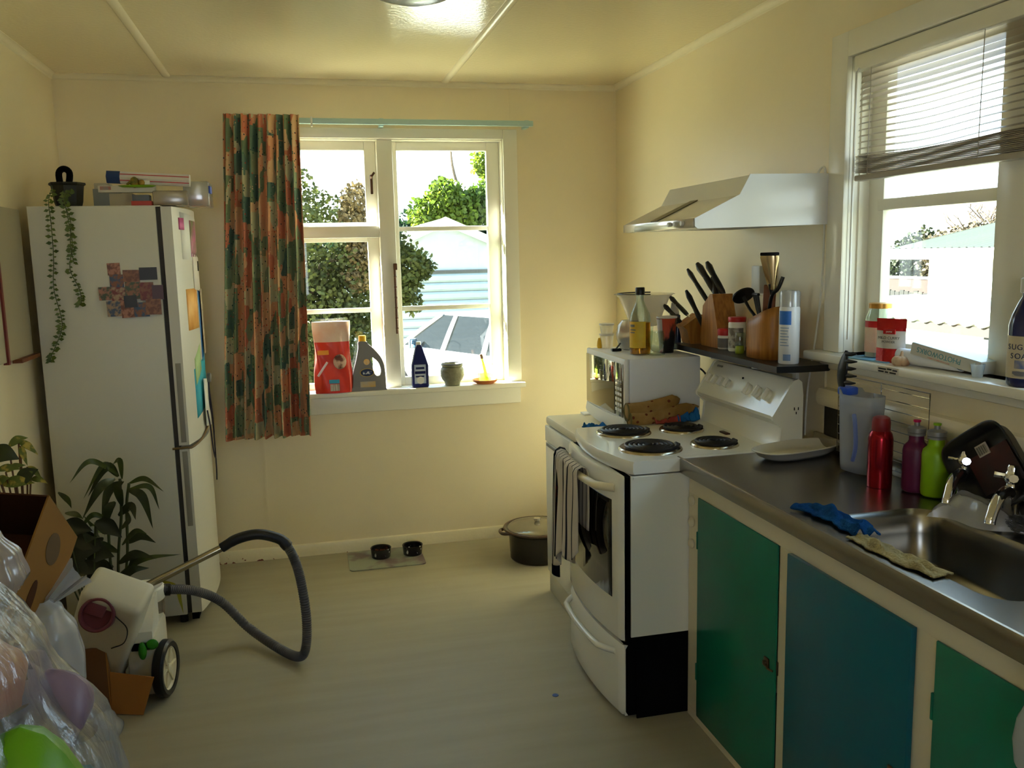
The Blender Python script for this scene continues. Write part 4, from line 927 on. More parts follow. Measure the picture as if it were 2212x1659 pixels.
mk('label_text_band',B(-.034,.010,-.030,-.028,.090,.106),mat('white_print','c9ccd4',.5,col2='32406a',vs=70,vt=(.45,.5)),gb)
m=MB(); m.M=RT(-.012,-.0265,.155,PI/2); m.lathe([(.0,.002),(.016,.002),(.016,0)],n=20); mk('daisy_print',m,mat('daisy_print','cfc7b8',.5,col2='e0a52a',vs=30),gb)
mk('lower_print',B(-.05,.03,-.0275,-.0262,.02,.05),mat('silver_print','a8a49c',.4,col2='c79a35',vs=12),gb)
# blue bottle
bb2=thing('cleaner_bottle','tall navy blue cleaner bottle with pale label on the back sill','bottle',(-1.145,-.03,SZ1))
ob=[(-.042,0),(.042,0),(.046,.01),(.046,.12),(.036,.155),(.014,.225),(.010,.232),(-.014,.232),(-.018,.225),(-.034,.16),(-.044,.12),(-.046,.01)]
o=mk('bottle_body',slab(ob,[],-.022,.022),DBLUE,bb2,smooth=30); bv_=o.modifiers.new('bev','BEVEL'); bv_.width=.008; bv_.segments=3; bv_.limit_method='ANGLE'; bv_.angle_limit=math.radians(50)
mk('cap',MB().lathe([(.012,.230),(.013,.232),(.013,.248),(.0,.249)],(-.002,0,0),18),PLW,bb2)
lb=mk('label',B(-.032,.030,-.0245,-.0222,.022,.125),mat('pale_blue_label','c6d0e0',.4,col2='8fa3cf',vs=16),bb2)
mk('label_band',B(-.024,.022,-.0252,-.0245,.100,.112),DBLUE,lb); mk('label_band',B(-.03,.028,-.0252,-.0245,.075,.09),DBLUE,lb); mk('label_band',B(-.026,.02,-.0252,-.0245,.057,.065),DBLUE,lb)
m=MB(); m.M=RT(0,-.0248,.04,PI/2); m.lathe([(.0,.001),(.02,.001),(.02,0)],n=20); mk('daisy_print',m,mat('white_yellow_print','e6e6e6',.5,col2='d9b23a',vs=25,vt=(.6,.65)),lb)
# stoneware pot
cpot=thing('stoneware_pot','squat grey green stoneware pot on the back sill','pot',(-.967,-.03,SZ1))
mk('pot_body',MB().lathe([(.036,0),(.042,.004),(.044,.02),(.056,.035),(.064,.055),(.065,.085),(.060,.098),(.055,.102),(.060,.108),(.060,.116),(.055,.118),(.052,.108),(.052,.06),(0,.05)],n=36),mat('grey_green_stoneware','8b8a76',.6,bump=.3,bs=90,col2='77765f',vs=20),cpot)
mk('pot_rim',MB().lathe([(.0555,.1175),(.0605,.116),(.0600,.122),(.0555,.122)],n=36,cap=False),mat('slate_rim','4c4c55',.5),cpot)
sa=thing('plant_saucer','terracotta saucer with a yellow green glass vase near the sill end','saucer',(-.785,-.03,SZ1))
mk('saucer',MB().lathe([(.045,0),(.066,.012),(.070,.022),(.066,.024),(.060,.012),(0,.008)],n=36),mat('terracotta','b5682f',.7),sa)
gm=mat('lime_glass','b8d93a',.15,trans=.6,spec=.5)
gv=thing('green_vase','lime green translucent leaf shaped vase standing in the terracotta saucer','vase',(-.785,-.03,SZ1+.008))
m=MB().lathe([(.030,0),(.034,.02),(.040,.06),(.045,.10)],n=20,cap=False); 
mk('vase_wall',m,mixmat('lime_film',a=.5,col='b4e04a',translucent=.7,rough=.15),gv); mk('leaf_blade',MB().tube([(.01,0,.01),(.0,0,.07),(-.016,0,.135)],[.010,.008,.006],8),gm,gv); mk('cork_tip',MB().tube([(-.015,0,.130),(-.021,0,.155)],[.011,.009],10),mat('cork_brown','7a5a45',.7),gv)

# ============================================================ SILL 2 ITEMS
Z2=1.2505
gj=thing('sauce_jar','large clear glass jar with gold lid at the left of the right window sill','jar',(.015,-2.33,Z2))
mk('jar_glass',MB().lathe([(.038,0),(.043,.004),(.043,.125),(.034,.150),(.032,.158)],n=30,cap=False),CGLASS,gj); mk('jar_lid',MB().lathe([(.034,.156),(.036,.157),(.036,.171),(.033,.173),(0,.172)],n=30),mat('gold_lid','b8873c',.3,metal=.6),gj)
mk('paper_label',MB().lathe([(.0437,.02),(.0437,.10)],n=16,cap=False,a0=PI*.8,a1=PI*1.5),mat('peach_label','d9a88a',.6,col2='e2cdb8',vs=10),gj); mk('jar_contents',MB().lathe([(0,.004),(.041,.005),(.041,.10),(0,.10)],n=24,cap=False),mat('pale_contents','cdbfae',.7),gj)
mk('red_band',MB().lathe([(.0442,.098),(.0442,.118)],n=16,cap=False,a0=PI*.8,a1=PI*1.5),RED,gj)
pk=thing('curry_packet','red and white foil packet of mild curry powder on the right window sill','packet',(-.022,-2.435,Z2),math.radians(-62))
def pkf(u,v,yo=0):
    d=.022*(1-v)**.6*math.sin(PI*u); return ((u-.5)*.092*(1-.03*math.sin(PI*v)),yo-d if yo==0 else d,v*.132)
for nme,a,b,mm in (('foil_bottom',0,.32,mat('red_foil','b3141a',.22,metal=.35,bump=.3,bs=50)),('foil_label',.32,.72,mat('grey_white_label','c9c4bb',.4,bump=.15,bs=40)),('foil_top',.72,1,mat('red_foil','b3141a',.22,metal=.35,bump=.3,bs=50))):
    m=MB().grid(lambda u,v:pkf(u,a+(b-a)*v),16,6); m.grid(lambda u,v:pkf(u,a+(b-a)*v,1e-4),16,6,flip=True); o=mk(nme,m,mm,pk,smooth=60)
    if nme=='foil_label':
        text('packet_text','MILD CURRY',.0115,DGREY,o,(0,-.0165,.074),(PI/2-.1,0,0),.0002); text('packet_text','POWDER',.0095,DGREY,o,(0,-.0178,.062),(PI/2-.1,0,0),.0002)
    if nme=='foil_top': mk('brand_tab',B(-.018,.018,-.0155,-.010,.086,.100),RED,o); text('packet_text','pams',.009,PLW,o,(0,-.0158,.0935),(PI/2,0,0),.0002)
tag(mk('leaflet',B(-.05,.05,-.09,.09,0,.003),mat('cyan_leaflet','3f7fa6',.4,col2='7fb6cc',vs=8),loc=(-.018,-2.36,Z2-.0003),rot=(0,0,.1)),'cyan blue leaflet lying under the jar on the sill','leaflet')
gl_=thing('garlic_bulb','papery garlic bulb in front of the curled paper on the sill','garlic',(-.045,-2.515,Z2))
m=MB(); 
for k in range(7):
    a=2*PI*k/7; m.sphere(.014,(.013*math.cos(a),.013*math.sin(a),.013),10,8,sz=1.1)
m.tube([(0,0,.02),(.002,0,.032),(.004,.002,.042)],[.010,.005,.003],8); mk('cloves',m,mat('garlic_skin','d1b99a',.7,col2='b98f72',vs=25),gl_)
def roll(u,v):
    a=v*2*PI*1.15-.6; r=.017+.006*v; y=-.17*u
    if v>.75: k=(v-.75)/.25; return (-.055+.12*k+.02,y-.03*k,.004+.004*math.sin(k*3)+.008*(1-k))
    return (-.035+r*math.cos(a+2.6)+.0,y,.022+r*math.sin(a+2.6))
pr_=mk('rolled_paper',MB().grid(lambda u,v:(lambda a:(.022*math.cos(a)*(1 if v<.7 else 1)+ (0 if v<.7 else (v-.7)*.33),-.22*u-.02*v,.024+.022*math.sin(a) if v<.7 else .0025+.006*math.sin((v-.7)*10)))(PI*.0+ (v/.7)*1.5*PI if v<.7 else 1.5*PI),12,40),mat('bluish_white_paper','e3e6ee',.6),smooth=70,solid=.0012,loc=(-.025,-2.475,Z2+.001),rot=(0,0,.12))
tag(pr_,'curled sheet of white paper lying along the right window sill','paper')
tag(mk('black_loop',MB().tube(bez([(.04,-2.235,1.252),(.035,-2.24,1.285),(.045,-2.255,1.305),(.055,-2.27,1.29),(.05,-2.29,1.254)],5),.006),DGREY),'dark grey rubber loop standing behind the gold lidded jar','loop')
bx_=thing('photo_box','flat white photo paper box with blue lettering lying askew on the sill','box',(.012,-2.665,Z2+.022),rot=(math.radians(9),0,math.radians(10)))
mk('box_body',B(-.045,.045,-.115,.115,0,.034,bev=.001),mat('grey_white_card','c3c3bd',.5),bx_)
mk('box_top',B(-.044,.044,-.114,.114,.034,.035),mat('pale_blue_card','cfe3ea',.4),bx_)
text('box_text','PHOTOWORKS',.021,mat('teal_print','4f93a6',.5),bx_,(-.0453,.02,.019),(PI/2,PI,-PI/2),.0002)
mk('pink_print_line',B(-.0455,-.0449,-.02,.055,.003,.006),mat('pink_print','c98a80',.5,col2='c3b5ae',vs=120),bx_)
t=thing('medicine_cup','small clear plastic measuring cup near the blue bottle on the sill','cup',(-.022,-2.79,Z2)); mk('cup_wall',MB().lathe([(.013,0),(.018,.034),(.019,.035)],n=20,cap=False),mixmat('hazy_cup',a=.5,col='cfdde6',translucent=.5,rough=.2),t); mk('cup_base',MB().lathe([(0,.001),(.013,.001)],n=20,cap=False),mixmat('hazy_cup'),t)
sb=thing('sugar_soap_bottle','dark blue sugar soap bottle at the right end of the window sill','bottle',(-.022,-2.952,Z2))
mk('bottle_body',MB().lathe([(.040,0),(.045,.006),(.046,.02),(.046,.15),(.040,.175),(.028,.205),(.020,.22),(.020,.232)],n=32),mat('navy_translucent','141a4d',.12,spec=.6),sb)
mk('cap',MB().lathe([(.023,.228),(.025,.230),(.025,.262),(.022,.265),(0,.265)],n=24),mat('hazy_white_cap','c9c9c6',.4),sb)
lb=mk('label',MB().lathe([(.0466,.022),(.0466,.125)],n=20,cap=False,a0=PI*.80,a1=PI*1.36),mat('cream_bottle_label','c9bda2',.5),sb)
def onc(s,z,size,a,mm,r=.0472):
    for i,ch_ in enumerate(s):
        aa=a+i*size*.78/r; text('label_letter',ch_,size,mm,lb,(r*math.cos(aa),r*math.sin(aa),z),(PI/2,0,aa+PI/2),.0003)
NV=mat('navy_print','1f2a55',.5)
onc('SUGAR',.098,.019,PI*.93,NV); onc('SOAP',.076,.019,PI*1.0,NV)
mk('label_lines',MB().lathe([(.0469,.026),(.0469,.040)],n=12,cap=False,a0=PI*1.02,a1=PI*1.33),mat('fine_print','b8ad96',.5,col2='6b6a72',vs=90,stretch=(.2,.2,1),vt=(.48,.52)),lb)
mk('label_emblem',MB().lathe([(.0469,.046),(.0469,.066)],n=8,cap=False,a0=PI*1.05,a1=PI*1.24),mat('blue_emblem','5268a0',.5,col2='b8ad96',vs=30),lb)
stk=mk('sill_sticker',B(-.0765,-.0752,-2.545,-2.45,1.226,1.245),mat('sticker_white','d6d0c2',.5)); tag(stk,'small printed label stuck to the sill front edge below the curry packet','sticker')
m=MB()
for (a,b,z) in ((-2.455,-2.49,1.2375),(-2.495,-2.515,1.239),(-2.52,-2.54,1.2375),(-2.455,-2.48,1.2295),(-2.486,-2.50,1.2295),(-2.507,-2.535,1.2295)): m.box(-.0772,-.0764,b,a,z-.0022,z+.0022)
mk('writing',m,BLACK,stk)

# ============================================================ FLOOR ITEMS
pm=thing('pet_mat','pale grey green placemat under the pet bowls on the floor','mat',(-1.385,-.185,0))
mmat=mat('print_mat','8f9584',.4,col2='6f5f63',vs=7,vt=(.5,.62))
def rrect(hx,hy,r,n=6):
    o=[]
    for sx_,sy_,a0 in ((1,1,0),(-1,1,PI/2),(-1,-1,PI),(1,-1,1.5*PI)):
        for k in range(n+1):
            a=a0+k/n*PI/2; o.append((sx_*(hx-r)+r*math.cos(a),sy_*(hy-r)+r*math.sin(a)))
    return o
mk('mat_sheet',MB().prism(rrect(.198,.15,.025),.001,.006,'z'),mmat,pm)
BWM=mat('black_speckled_bowl','101014',.18,col2='b9bbb4',vs=42,vt=(.64,.66))
for i,(x,y,lab) in enumerate(((-1.408,-.165,'black pet bowl with brown kibble, left on the placemat'),(-1.238,-.165,'empty black pet bowl, right on the placemat'))):
    pbw=thing('pet_bowl',lab,'bowl',(x,y,.006),0,'pet bowls on the mat')
    mk('bowl_shell',MB().lathe([(.046,0),(.050,.004),(.054,.05),(.056,.052),(.054,.054),(.049,.050),(.045,.015),(0,.012)],n=36),BWM,pbw)
    if i==0:
        kb=MB(); rd=random.Random(2)
        for k in range(60): a=rd.uniform(0,2*PI); q=.04*rd.random()**.5; kb.sphere(.0055,(q*math.cos(a),q*math.sin(a),.022+rd.uniform(0,.008)),6,4)
        o=mk('kibble',kb,mat('kibble_brown','7a3c16',.8),pbw); o['kind']='stuff'
pt=thing('roasting_pot','large oval dark pot with glass lid on the floor by the dishwasher','pot',(-.60,-.40,0))
mk('pot_body',MB().lathe([(.135,0),(.145,.01),(.152,.145),(.172,.160),(.178,.166),(.172,.172),(.155,.168)],n=44),mat('dark_enamel_pot','1a1611',.25),pt); mk('pot_rim',MB().tube([(.175*math.cos(2*PI*k/44),.175*math.sin(2*PI*k/44),.168) for k in range(44)],.007,8,closed=True),mat('brown_rim','4a3628',.3),pt)
mk('pot_handle',MB().tube(bez([(-.15,.05,.16),(-.195,.03,.158),(-.195,-.03,.158),(-.15,-.05,.16)],5),.009),mat('brown_rim','4a3628',.3),pt)
mk('glass_lid',MB().lathe([(.158,.172),(.15,.180),(.09,.192),(0,.197)],n=40,cap=False),mixmat('lid_glass',a=.35,col='b8ae8a',translucent=.2,rough=.08,refl=.12),pt); mk('lid_knob',MB().lathe([(.010,.196),(.018,.205),(.018,.216),(0,.22)],n=18),CHROME,pt)
tag(mk('blue_scrap',MB().lathe([(.012,0),(.011,.002),(0,.0025)],n=10),mat('blue_scrap_plastic','2a4a8c',.5),loc=(-.926,-1.844,0)),'tiny round blue scrap lying on the open vinyl floor','scrap')
t=thing('white_jug_lid','cream plastic tub behind the dark pot by the dishwasher','tub',(-.30,-.35,0)); mk('tub_wall',MB().lathe([(.12,0),(.13,.28),(.145,.29),(.14,.30)],n=24),CREAMP,t)

# ============================================================ FRIDGE
fr=thing('fridge_freezer','tall white fridge freezer covered with magnets and notes','fridge',(-2.52,-.44,0))
def F(x0,x1,y0,y1,z0,z1,bev=0,m=None): return (m or MB()).box(x0+2.52,x1+2.52,y0+.44,y1+.44,z0,z1,bev=bev)
mk('cabinet',F(-2.805,-2.318,-.785,-.105,.045,1.83,.004),FRIDGEW,fr)
mk('door_seal',F(-2.318,-2.298,-.775,-.115,.05,1.825),mat('grey_seal','3b3836',.7),fr)
def fdoor(z0,z1,name):
    def fn(u,v):
        y=-.785+.68*u; e=[0,1,1,1,1,0][int(round(v*5))]; z=[z0,z0,z0+.008,z1-.008,z1,z1][int(round(v*5))]
        q=2*u-1; x=-2.255+.045*(1-q*q); 
        if e==0: x=-2.298
        if u<.02 or u>.98: x=min(x,-2.256)
        return (x+2.52,y+.44,z)
    m=MB().grid(fn,28,5)
    for uu in (0,1): m.add([fn(uu,j/5) for j in range(6)],[tuple(range(6))])
    m.add([fn(0,0),fn(1,0),fn(1,1),fn(0,1)],[(0,1,2,3)])
    return mk(name,m,FRIDGEW,fr)
ud=fdoor(.812,1.828,'fridge_door'); ld=fdoor(.052,.796,'freezer_door')
gm_=mat('grip_grey','8d8a80',.5)
mk('grip_recess',F(-2.288,-2.266,-.7865,-.784,.825,1.17,.003),gm_,ud); mk('grip_recess',F(-2.288,-2.266,-.7865,-.784,.45,.785,.003),gm_,ld)
for y in (-.74,-.16):
    for x in (-2.76,-2.34): mk('foot',MB().cyl(.018,0,.045,(x+2.52,y+.44,0),12),BLACK,fr); mk('base_grille',F(-2.30,-2.27,-.78,-.11,.02,.05),BLACK,fr)
mk('top_trim',F(-2.805,-2.298,-.785,-.105,1.828,1.833,.001),FRIDGEW,fr)
def doorx(y): q=2*((y+.785)/.68)-1; return -2.255+.045*(1-q*q)
def card(name,lab,cat,y0,y1,z0,z1,m_,th=.002,group=None,off=0,skew=0,parts=None):
    def fn(u,v): y=y0+(y1-y0)*u; return (doorx(y)+.0008+off,y,z0+(z1-z0)*v+skew*(u-.5))
    mb=MB().grid(fn,6,2); o=mk(name,mb,m_,smooth=80); s_=o.modifiers.new('s','SOLIDIFY'); s_.thickness=th; s_.offset=1
    return tag(o,lab,cat,group)
card('child_drawing','white paper drawing with pink shapes at the top of fridge door','drawing',-.70,-.28,1.60,1.80,PAPER,skew=-.02)
o=card('child_drawing','small pink and purple picture stuck on the upper fridge door','drawing',-.56,-.40,1.62,1.78,mat('pink_picture','c9659a',.5,col2='6b7a3f',vs=12),off=.0022)
card('note_sheet','white folded note hanging under the pink picture on fridge door','note',-.55,-.22,1.46,1.62,mat('off_white_sheet','f3ece4',.6),off=.0024,skew=-.03)
card('magnet','dark oval magnet holding the white note on fridge door','magnet',-.42,-.37,1.555,1.60,BLACK,th=.006,off=.005)
card('magnet','pink flower magnet at the left top of the fridge door','magnet',-.72,-.66,1.735,1.785,mat('pink_magnet','b84a7f',.5),th=.006,off=.003)
card('photo_strip','yellowish photo strip on the far side of fridge door','photo',-.24,-.17,1.42,1.74,mat('yellow_photo','c9b98a',.5,col2='7d6a4f',vs=10))
wl_=card('framed_list','white list in a bright blue plastic frame on fridge door','list',-.47,-.17,1.14,1.50,mat('bright_blue_frame','1f6fb8',.4),th=.006); 
mk('list_paper',MB().grid(lambda u,v:(doorx(-.43+.22*u)+.008,-.43+.22*u,1.17+.30*v),6,2),mat('cream_list_paper','e9d9bd',.6,col2='d6c0a6',vs=30,stretch=(.2,.2,4)),wl_,solid=.001)
om=card('fruit_magnet','orange rounded picture magnet on the left of the fridge door','magnet',-.69,-.50,1.30,1.48,mat('orange_print','d9923f',.5,col2='f0bd6a',vs=9),th=.004)
card('leaf_magnet','pale green slanted magnet strip low on the upper door','magnet',-.64,-.52,1.08,1.20,mat('pale_green_print','a9c585',.5),th=.002,skew=.06)
tl=card('teal_pouch','turquoise pouch clipped on the fridge door with papers','pouch',-.66,-.33,.93,1.15,mat('turquoise_fabric','2fa0b8',.7),th=.010,skew=.05)
card('note_sheet','white paper hanging from the turquoise pouch','note',-.56,-.40,.84,1.06,PAPER,off=.013,th=.002,skew=-.02)
card('photo_card','pale printed card at the far edge below the blue frame','photo',-.30,-.17,.96,1.13,mat('pale_card','d6c3a6',.6,col2='7a8a9a',vs=12),skew=.0)
tag(mk('clip_magnet',MB().lathe([(.022,0),(.022,.014),(.018,.018),(0,.018)],n=18,axis='x'),GREY,loc=(doorx(-.45)+.013,-.45,1.06)),'round grey clip magnet on the turquoise pouch','magnet')
def dp(y,z,o_=.018): return (doorx(y)+o_,y,z)
cl=thing('cord_lanyard','dark cord lanyard dangling down from the turquoise pouch','cord',(0,0,0))
mk('cord_loop',MB().tube(bez([dp(-.45,1.05),dp(-.47,.95),dp(-.42,.88),dp(-.33,.80),dp(-.31,.75),dp(-.36,.66),dp(-.46,.72),dp(-.50,.83),dp(-.55,.92)],7),.0035,6),mat('navy_cord','1c1a30',.7),cl)
mk('cord_tail',MB().tube(bez([dp(-.45,1.05),dp(-.44,.98),dp(-.36,.86),dp(-.31,.72),dp(-.33,.60),dp(-.24,.52)],7),.0035,6),mat('navy_cord','1c1a30',.7),cl)
cl.location=(0,0,0)
tag(mk('tie_rope',MB().tube(bez([(-2.325,-.789,.800),(-2.27,-.790,.802),dp(-.76,.80,.006),dp(-.60,.815,.006),dp(-.42,.87,.006),dp(-.15,.96,.006),(-2.30,-.103,.97)],6),.0055,6),mat('brown_rope','6b5636',.8)),'brown string tied across the gap of the fridge doors','string')
tag(mk('magnet_mark',MB().grid(lambda u,v:(doorx(-.35+.05*u)+.001,-.35+.05*u,.60+.10*v),3,2),mat('faded_pink','c9a9a0',.7),solid=.0006),'faded pinkish sticker below the cord on the freezer door','sticker')
# photo collage on the side
rd=random.Random(21)
LBL=['topmost snapshot of the fridge side collage at its upper left','snapshot just below the topmost one in the fridge collage','snapshot in the upper middle of the fridge collage','upper right snapshot of the fridge side collage','leftmost snapshot sticking out of the fridge side collage',
 'snapshot right beside the leftmost one in the fridge collage','snapshot in the very middle of the fridge side collage','snapshot right of the middle one in the fridge collage','rightmost snapshot next to the fridge door gap','bottom left snapshot of the fridge side collage',
 'snapshot second from the left in the collage bottom row','snapshot third from the left in the collage bottom row','bottom right snapshot of the fridge side collage','small snapshot overlapping the centre of the bottom row']
cols=['6a3a24','33465c','8a5a3a','241e1e','a9725a','6b231e','3f4a2c','7c4b2f','4c2b32','a08468']
ph_pts=[(-2.498,1.575,.05,.05),(-2.490,1.525,.055,.055),(-2.432,1.545,.065,.05),(-2.365,1.553,.07,.052),(-2.535,1.475,.055,.055),(-2.485,1.470,.055,.06),(-2.430,1.485,.06,.07),(-2.375,1.48,.055,.075),(-2.332,1.475,.045,.06),(-2.505,1.412,.06,.065),(-2.455,1.408,.05,.07),(-2.400,1.405,.06,.06),(-2.352,1.415,.06,.065),(-2.440,1.44,.05,.05)]
for i,(x,z,w_,h_) in enumerate(ph_pts):
    c1,c2=cols[i%10],cols[(i*3+4)%10]
    o=mk('photo',B(-w_/2,w_/2,-.0012,0,-h_/2,h_/2),mat('photo_print_%s'%c1,c1,.35,col2=c2,vs=50,vt=(.44,.56)),loc=(x,-.7865-.0014*i,z),rot=(0,rd.uniform(-.04,.04),0),smooth=False)
    tag(o,LBL[i],'photo','snapshots of the fridge side collage')
# ---- on top of fridge
FZ=1.834
vp=thing('trailing_plant','black plastic pot with a trailing string plant at left on the fridge','plant',(-2.665,-.70,FZ))
mk('plant_pot',MB().lathe([(.050,0),(.056,.02),(.064,.085),(.072,.09),(.070,.098),(.060,.096)],n=8,cap=False),mat('dark_green_plastic','10140d',.5),vp,smooth=False)
mk('potting_soil',MB().lathe([(0,.085),(.060,.085)],n=16,cap=False),mat('soil','15110c',.9),vp)
mk('pot_handle',MB().tube(bez([(-.018,-.03,.08),(-.02,-.03,.135),(.0,-.03,.152),(.02,-.03,.135),(.012,-.03,.08)],5),.013),MATTE,vp)
LEAF=mat('small_green_leaf','5c6e1e',.5,col2='3f5417',vs=30)
def trail(pts,n,seed,s_=.018):
    P=bez(pts,10); rd=random.Random(seed); st_=MB().tube(P,.0016,5); lf=MB()
    for k in range(n):
        f=k/n*(len(P)-1.01); a=int(f); p=P[a].lerp(P[a+1],f-a); ang_=rd.uniform(0,2*PI) if k%2 else PI+rd.uniform(-.6,.6); l=s_*rd.uniform(.7,1.5)
        sd=1 if k%2 else -1; d=Vector((sd*math.cos(.5),-abs(math.sin(ang_))*.35,rd.uniform(-.6,.3))).normalized()*l; w_=Vector((0,-.2,1)).cross(d).normalized()*l*.32; w_=Vector((0,0,1)).lerp(w_,.4)*l*.33 if w_.length<1e-5 else w_
        w_=Vector((-d.z,0,d.x)).normalized()*l*.3; q=p+Vector((0,-.002,0))
        lf.add([q,q+d*.5+w_,q+d,q+d*.5-w_],[(0,1,2,3)])
    return st_,lf
X0,Y0=2.665,.70
for seed,pts in ((1,[(-2.70,-.72,1.915),(-2.715,-.80,1.86),(-2.716,-.797,1.75),(-2.72,-.795,1.62),(-2.73,-.795,1.50),(-2.712,-.795,1.38),(-2.72,-.795,1.32),(-2.76,-.795,1.235),(-2.775,-.795,1.20)]),
    (2,[(-2.64,-.72,1.915),(-2.655,-.80,1.86),(-2.65,-.797,1.77),(-2.645,-.795,1.68),(-2.662,-.795,1.58),(-2.635,-.795,1.50),(-2.63,-.795,1.45),(-2.64,-.795,1.43)]),
    (3,[(-2.645,-.72,1.915),(-2.660,-.80,1.86),(-2.643,-.797,1.77),(-2.652,-.795,1.68),(-2.645,-.795,1.60)])):
    a,b=trail([(p[0]+X0,p[1]+Y0,p[2]-FZ) for p in pts],90 if seed==1 else 70 if seed==2 else 40,seed)
    mk('vine',a,mat('vine_stem','46521f',.6),vp); o=mk('leaflets',b,LEAF,vp,smooth=False); o['kind']='stuff'
t=thing('grey_carton','grey white carton behind the wrap boxes on the fridge','box',(-2.555,-.50,FZ)); mk('carton',B(-.045,.055,-.05,.05,0,.085,bev=.002),mat('blue_grey_card','8a9192',.6),t); mk('carton_top',B(-.04,.02,-.04,.04,.085,.11,bev=.002),mat('pale_card2','b8b3a4',.6),t)
def wrap(name,lab,loc,rot,ln,r,cm_,endc,hexa=True):
    t=thing(name,lab,'box',loc,rot=rot)
    n=6 if hexa else 4
    m=MB(); m.lathe([(r,-ln/2),(r,ln/2)],(0,0,0),n,axis='x'); mk('carton_tube',m,cm_,t,smooth=False)
    m=MB(); m.lathe([(r*1.02,-ln/2-.001),(r*1.02,-ln/2+ln*.16)],(0,0,0),n,axis='x'); mk('printed_end',m,endc,t,smooth=False)
    m=MB(); 
    for a in (1,):
        for k in (PI/2,PI*7/6+.0): pass
    m.box(-ln/2+ln*.16,ln/2,-r*.90,-r*.84,r*.40,r*.52); m.box(-ln/2+ln*.16,ln/2,-r*.90,-r*.80,-r*.50,-r*.38); mk('red_stripe',m,RED,t,smooth=False)
    mk('print_band',MB().box(-.03,.03,-r*.90,-r*.86,-.004,.005).box(.06,.11,-r*.90,-r*.86,-.003,.004),mat('dark_red_text','8a3a3a',.5,col2='b9a8a2',vs=70),t,smooth=False)
    return t
wrap('wrap_box','long white cling wrap box with red stripes and blue end on top','x'and(-2.342,-.72,FZ+.112),(0,math.radians(3.0),math.radians(-2)),.325,.028,mat('wrap_white','d9d4cf',.4),mat('navy_carton','1d3566',.4))
t=thing('foil_box','pale foil box with red mark beneath the cling wrap box','box',(-2.44,-.72,FZ+.062)); mk('carton',B(-.10,.12,-.022,.022,-.006,.022,bev=.001),mat('pale_foil_card','c9c2b4',.45),t); mk('red_mark',B(-.092,-.05,-.0235,-.022,.004,.018),mat('red_grey_print','a85a55',.5,col2='8a8580',vs=30),t)
t=thing('cereal_box','cream and grey small carton under the foil box','box',(-2.475,-.66,FZ)); mk('carton',B(-.03,.06,-.05,.05,0,.054,bev=.001),mat('tan_card','b0a488',.6),t)
t=thing('red_box','flat red and blue packet near the middle of fridge top','box',(-2.375,-.72,FZ)); mk('packet',B(-.04,.04,-.03,.03,0,.020,bev=.001),mat('red_packet','a83a36',.5),t); mk('packet_upper',B(-.035,.032,-.028,.028,.020,.045,bev=.001),mat('slate_packet','5f6673',.5),t)
t=thing('clear_tub','clear plastic tub of small things at right front of the fridge top','tub',(-2.275,-.68,FZ)); mk('tub_wall',B(-.055,.085,-.07,.07,0,.062,bev=.006),mixmat('hazy_tub',a=.6,col='b9ab98',translucent=.4,rough=.2),t); mk('tub_contents',B(-.045,.02,-.06,.06,.004,.03,bev=.004),mat('orange_blue_bits','a5704a',.6,col2='6a8396',vs=30),t)
t=thing('clear_container','clear box with blue clip overhanging the right end of fridge top','container',(-2.185,-.60,FZ)); mk('container_wall',B(-.03,.075,-.09,.09,-.0,.105,bev=.006),mixmat('clear_box_film',a=.42,col='c4c9cc',translucent=.4,rough=.12),t); mk('clip',B(.074,.082,-.085,-.02,.055,.085,bev=.002),BLUE,t); mk('box_contents',B(-.02,.05,-.07,.07,.004,.05,bev=.01),mat('white_orange_bits','c9b4a0',.6,col2='b5622f',vs=20),t)
t=thing('toy_plate','bright green plate with a small toy standing before the wrap boxes','toy',(-2.385,-.755,FZ+.073)); mk('plate',MB().lathe([(.0,0),(.06,.002),(.075,.008),(.07,.01),(0,.005)],n=28,sy=.35),mat('apple_green','7aa51e',.4),t)
m=MB(); m.sphere(.018,(-.01,0,.022),12,8,sz=1.3); m.sphere(.014,(.018,0,.020),12,8); m.tube([(-.04,0,.012),(-.02,0,.03),(-.01,0,.04)],.005); mk('toy_body',m,mat('toy_greens','3a4a1a',.5,col2='b5862a',vs=30),t); mk('toy_wing',MB().box(.02,.05,-.004,.004,.012,.03,bev=.003),PLW,t)

# ---- board on left wall
wbd=thing('wall_board','pale wall board with a red brown frame on the left wall by the fridge','board',(-2.845,-1.12,1.53))
mk('board_panel',B(0,.012,-.30,.335,-.29,.29),mat('pale_board','a39b84',.6),wbd); m=MB(); m.box(0,.02,-.005,.012,-.30,.31) ; mk('frame_strip',m,mat('red_brown_frame','6b2018',.5),wbd); mk('lower_ledge',B(0,.035,.10,.34,-.305,-.29),WOODD,wbd)
# ============================================================ CEILING LAMP
lp=thing('ceiling_lamp','round opal glass ceiling lamp dome at the top of the view','lamp',(-1.345,-1.76,2.5))
mk('lamp_base',MB().lathe([(.10,-.02),(.10,0)],n=30),PLW,lp); mk('glass_dome',MB().lathe([(.0,-.088),(.06,-.084),(.12,-.066),(.155,-.04),(.165,-.018),(.16,-.015)],n=44,cap=False),mat('blue_grey_opal_glass','7d8790',.25),lp,smooth=70)

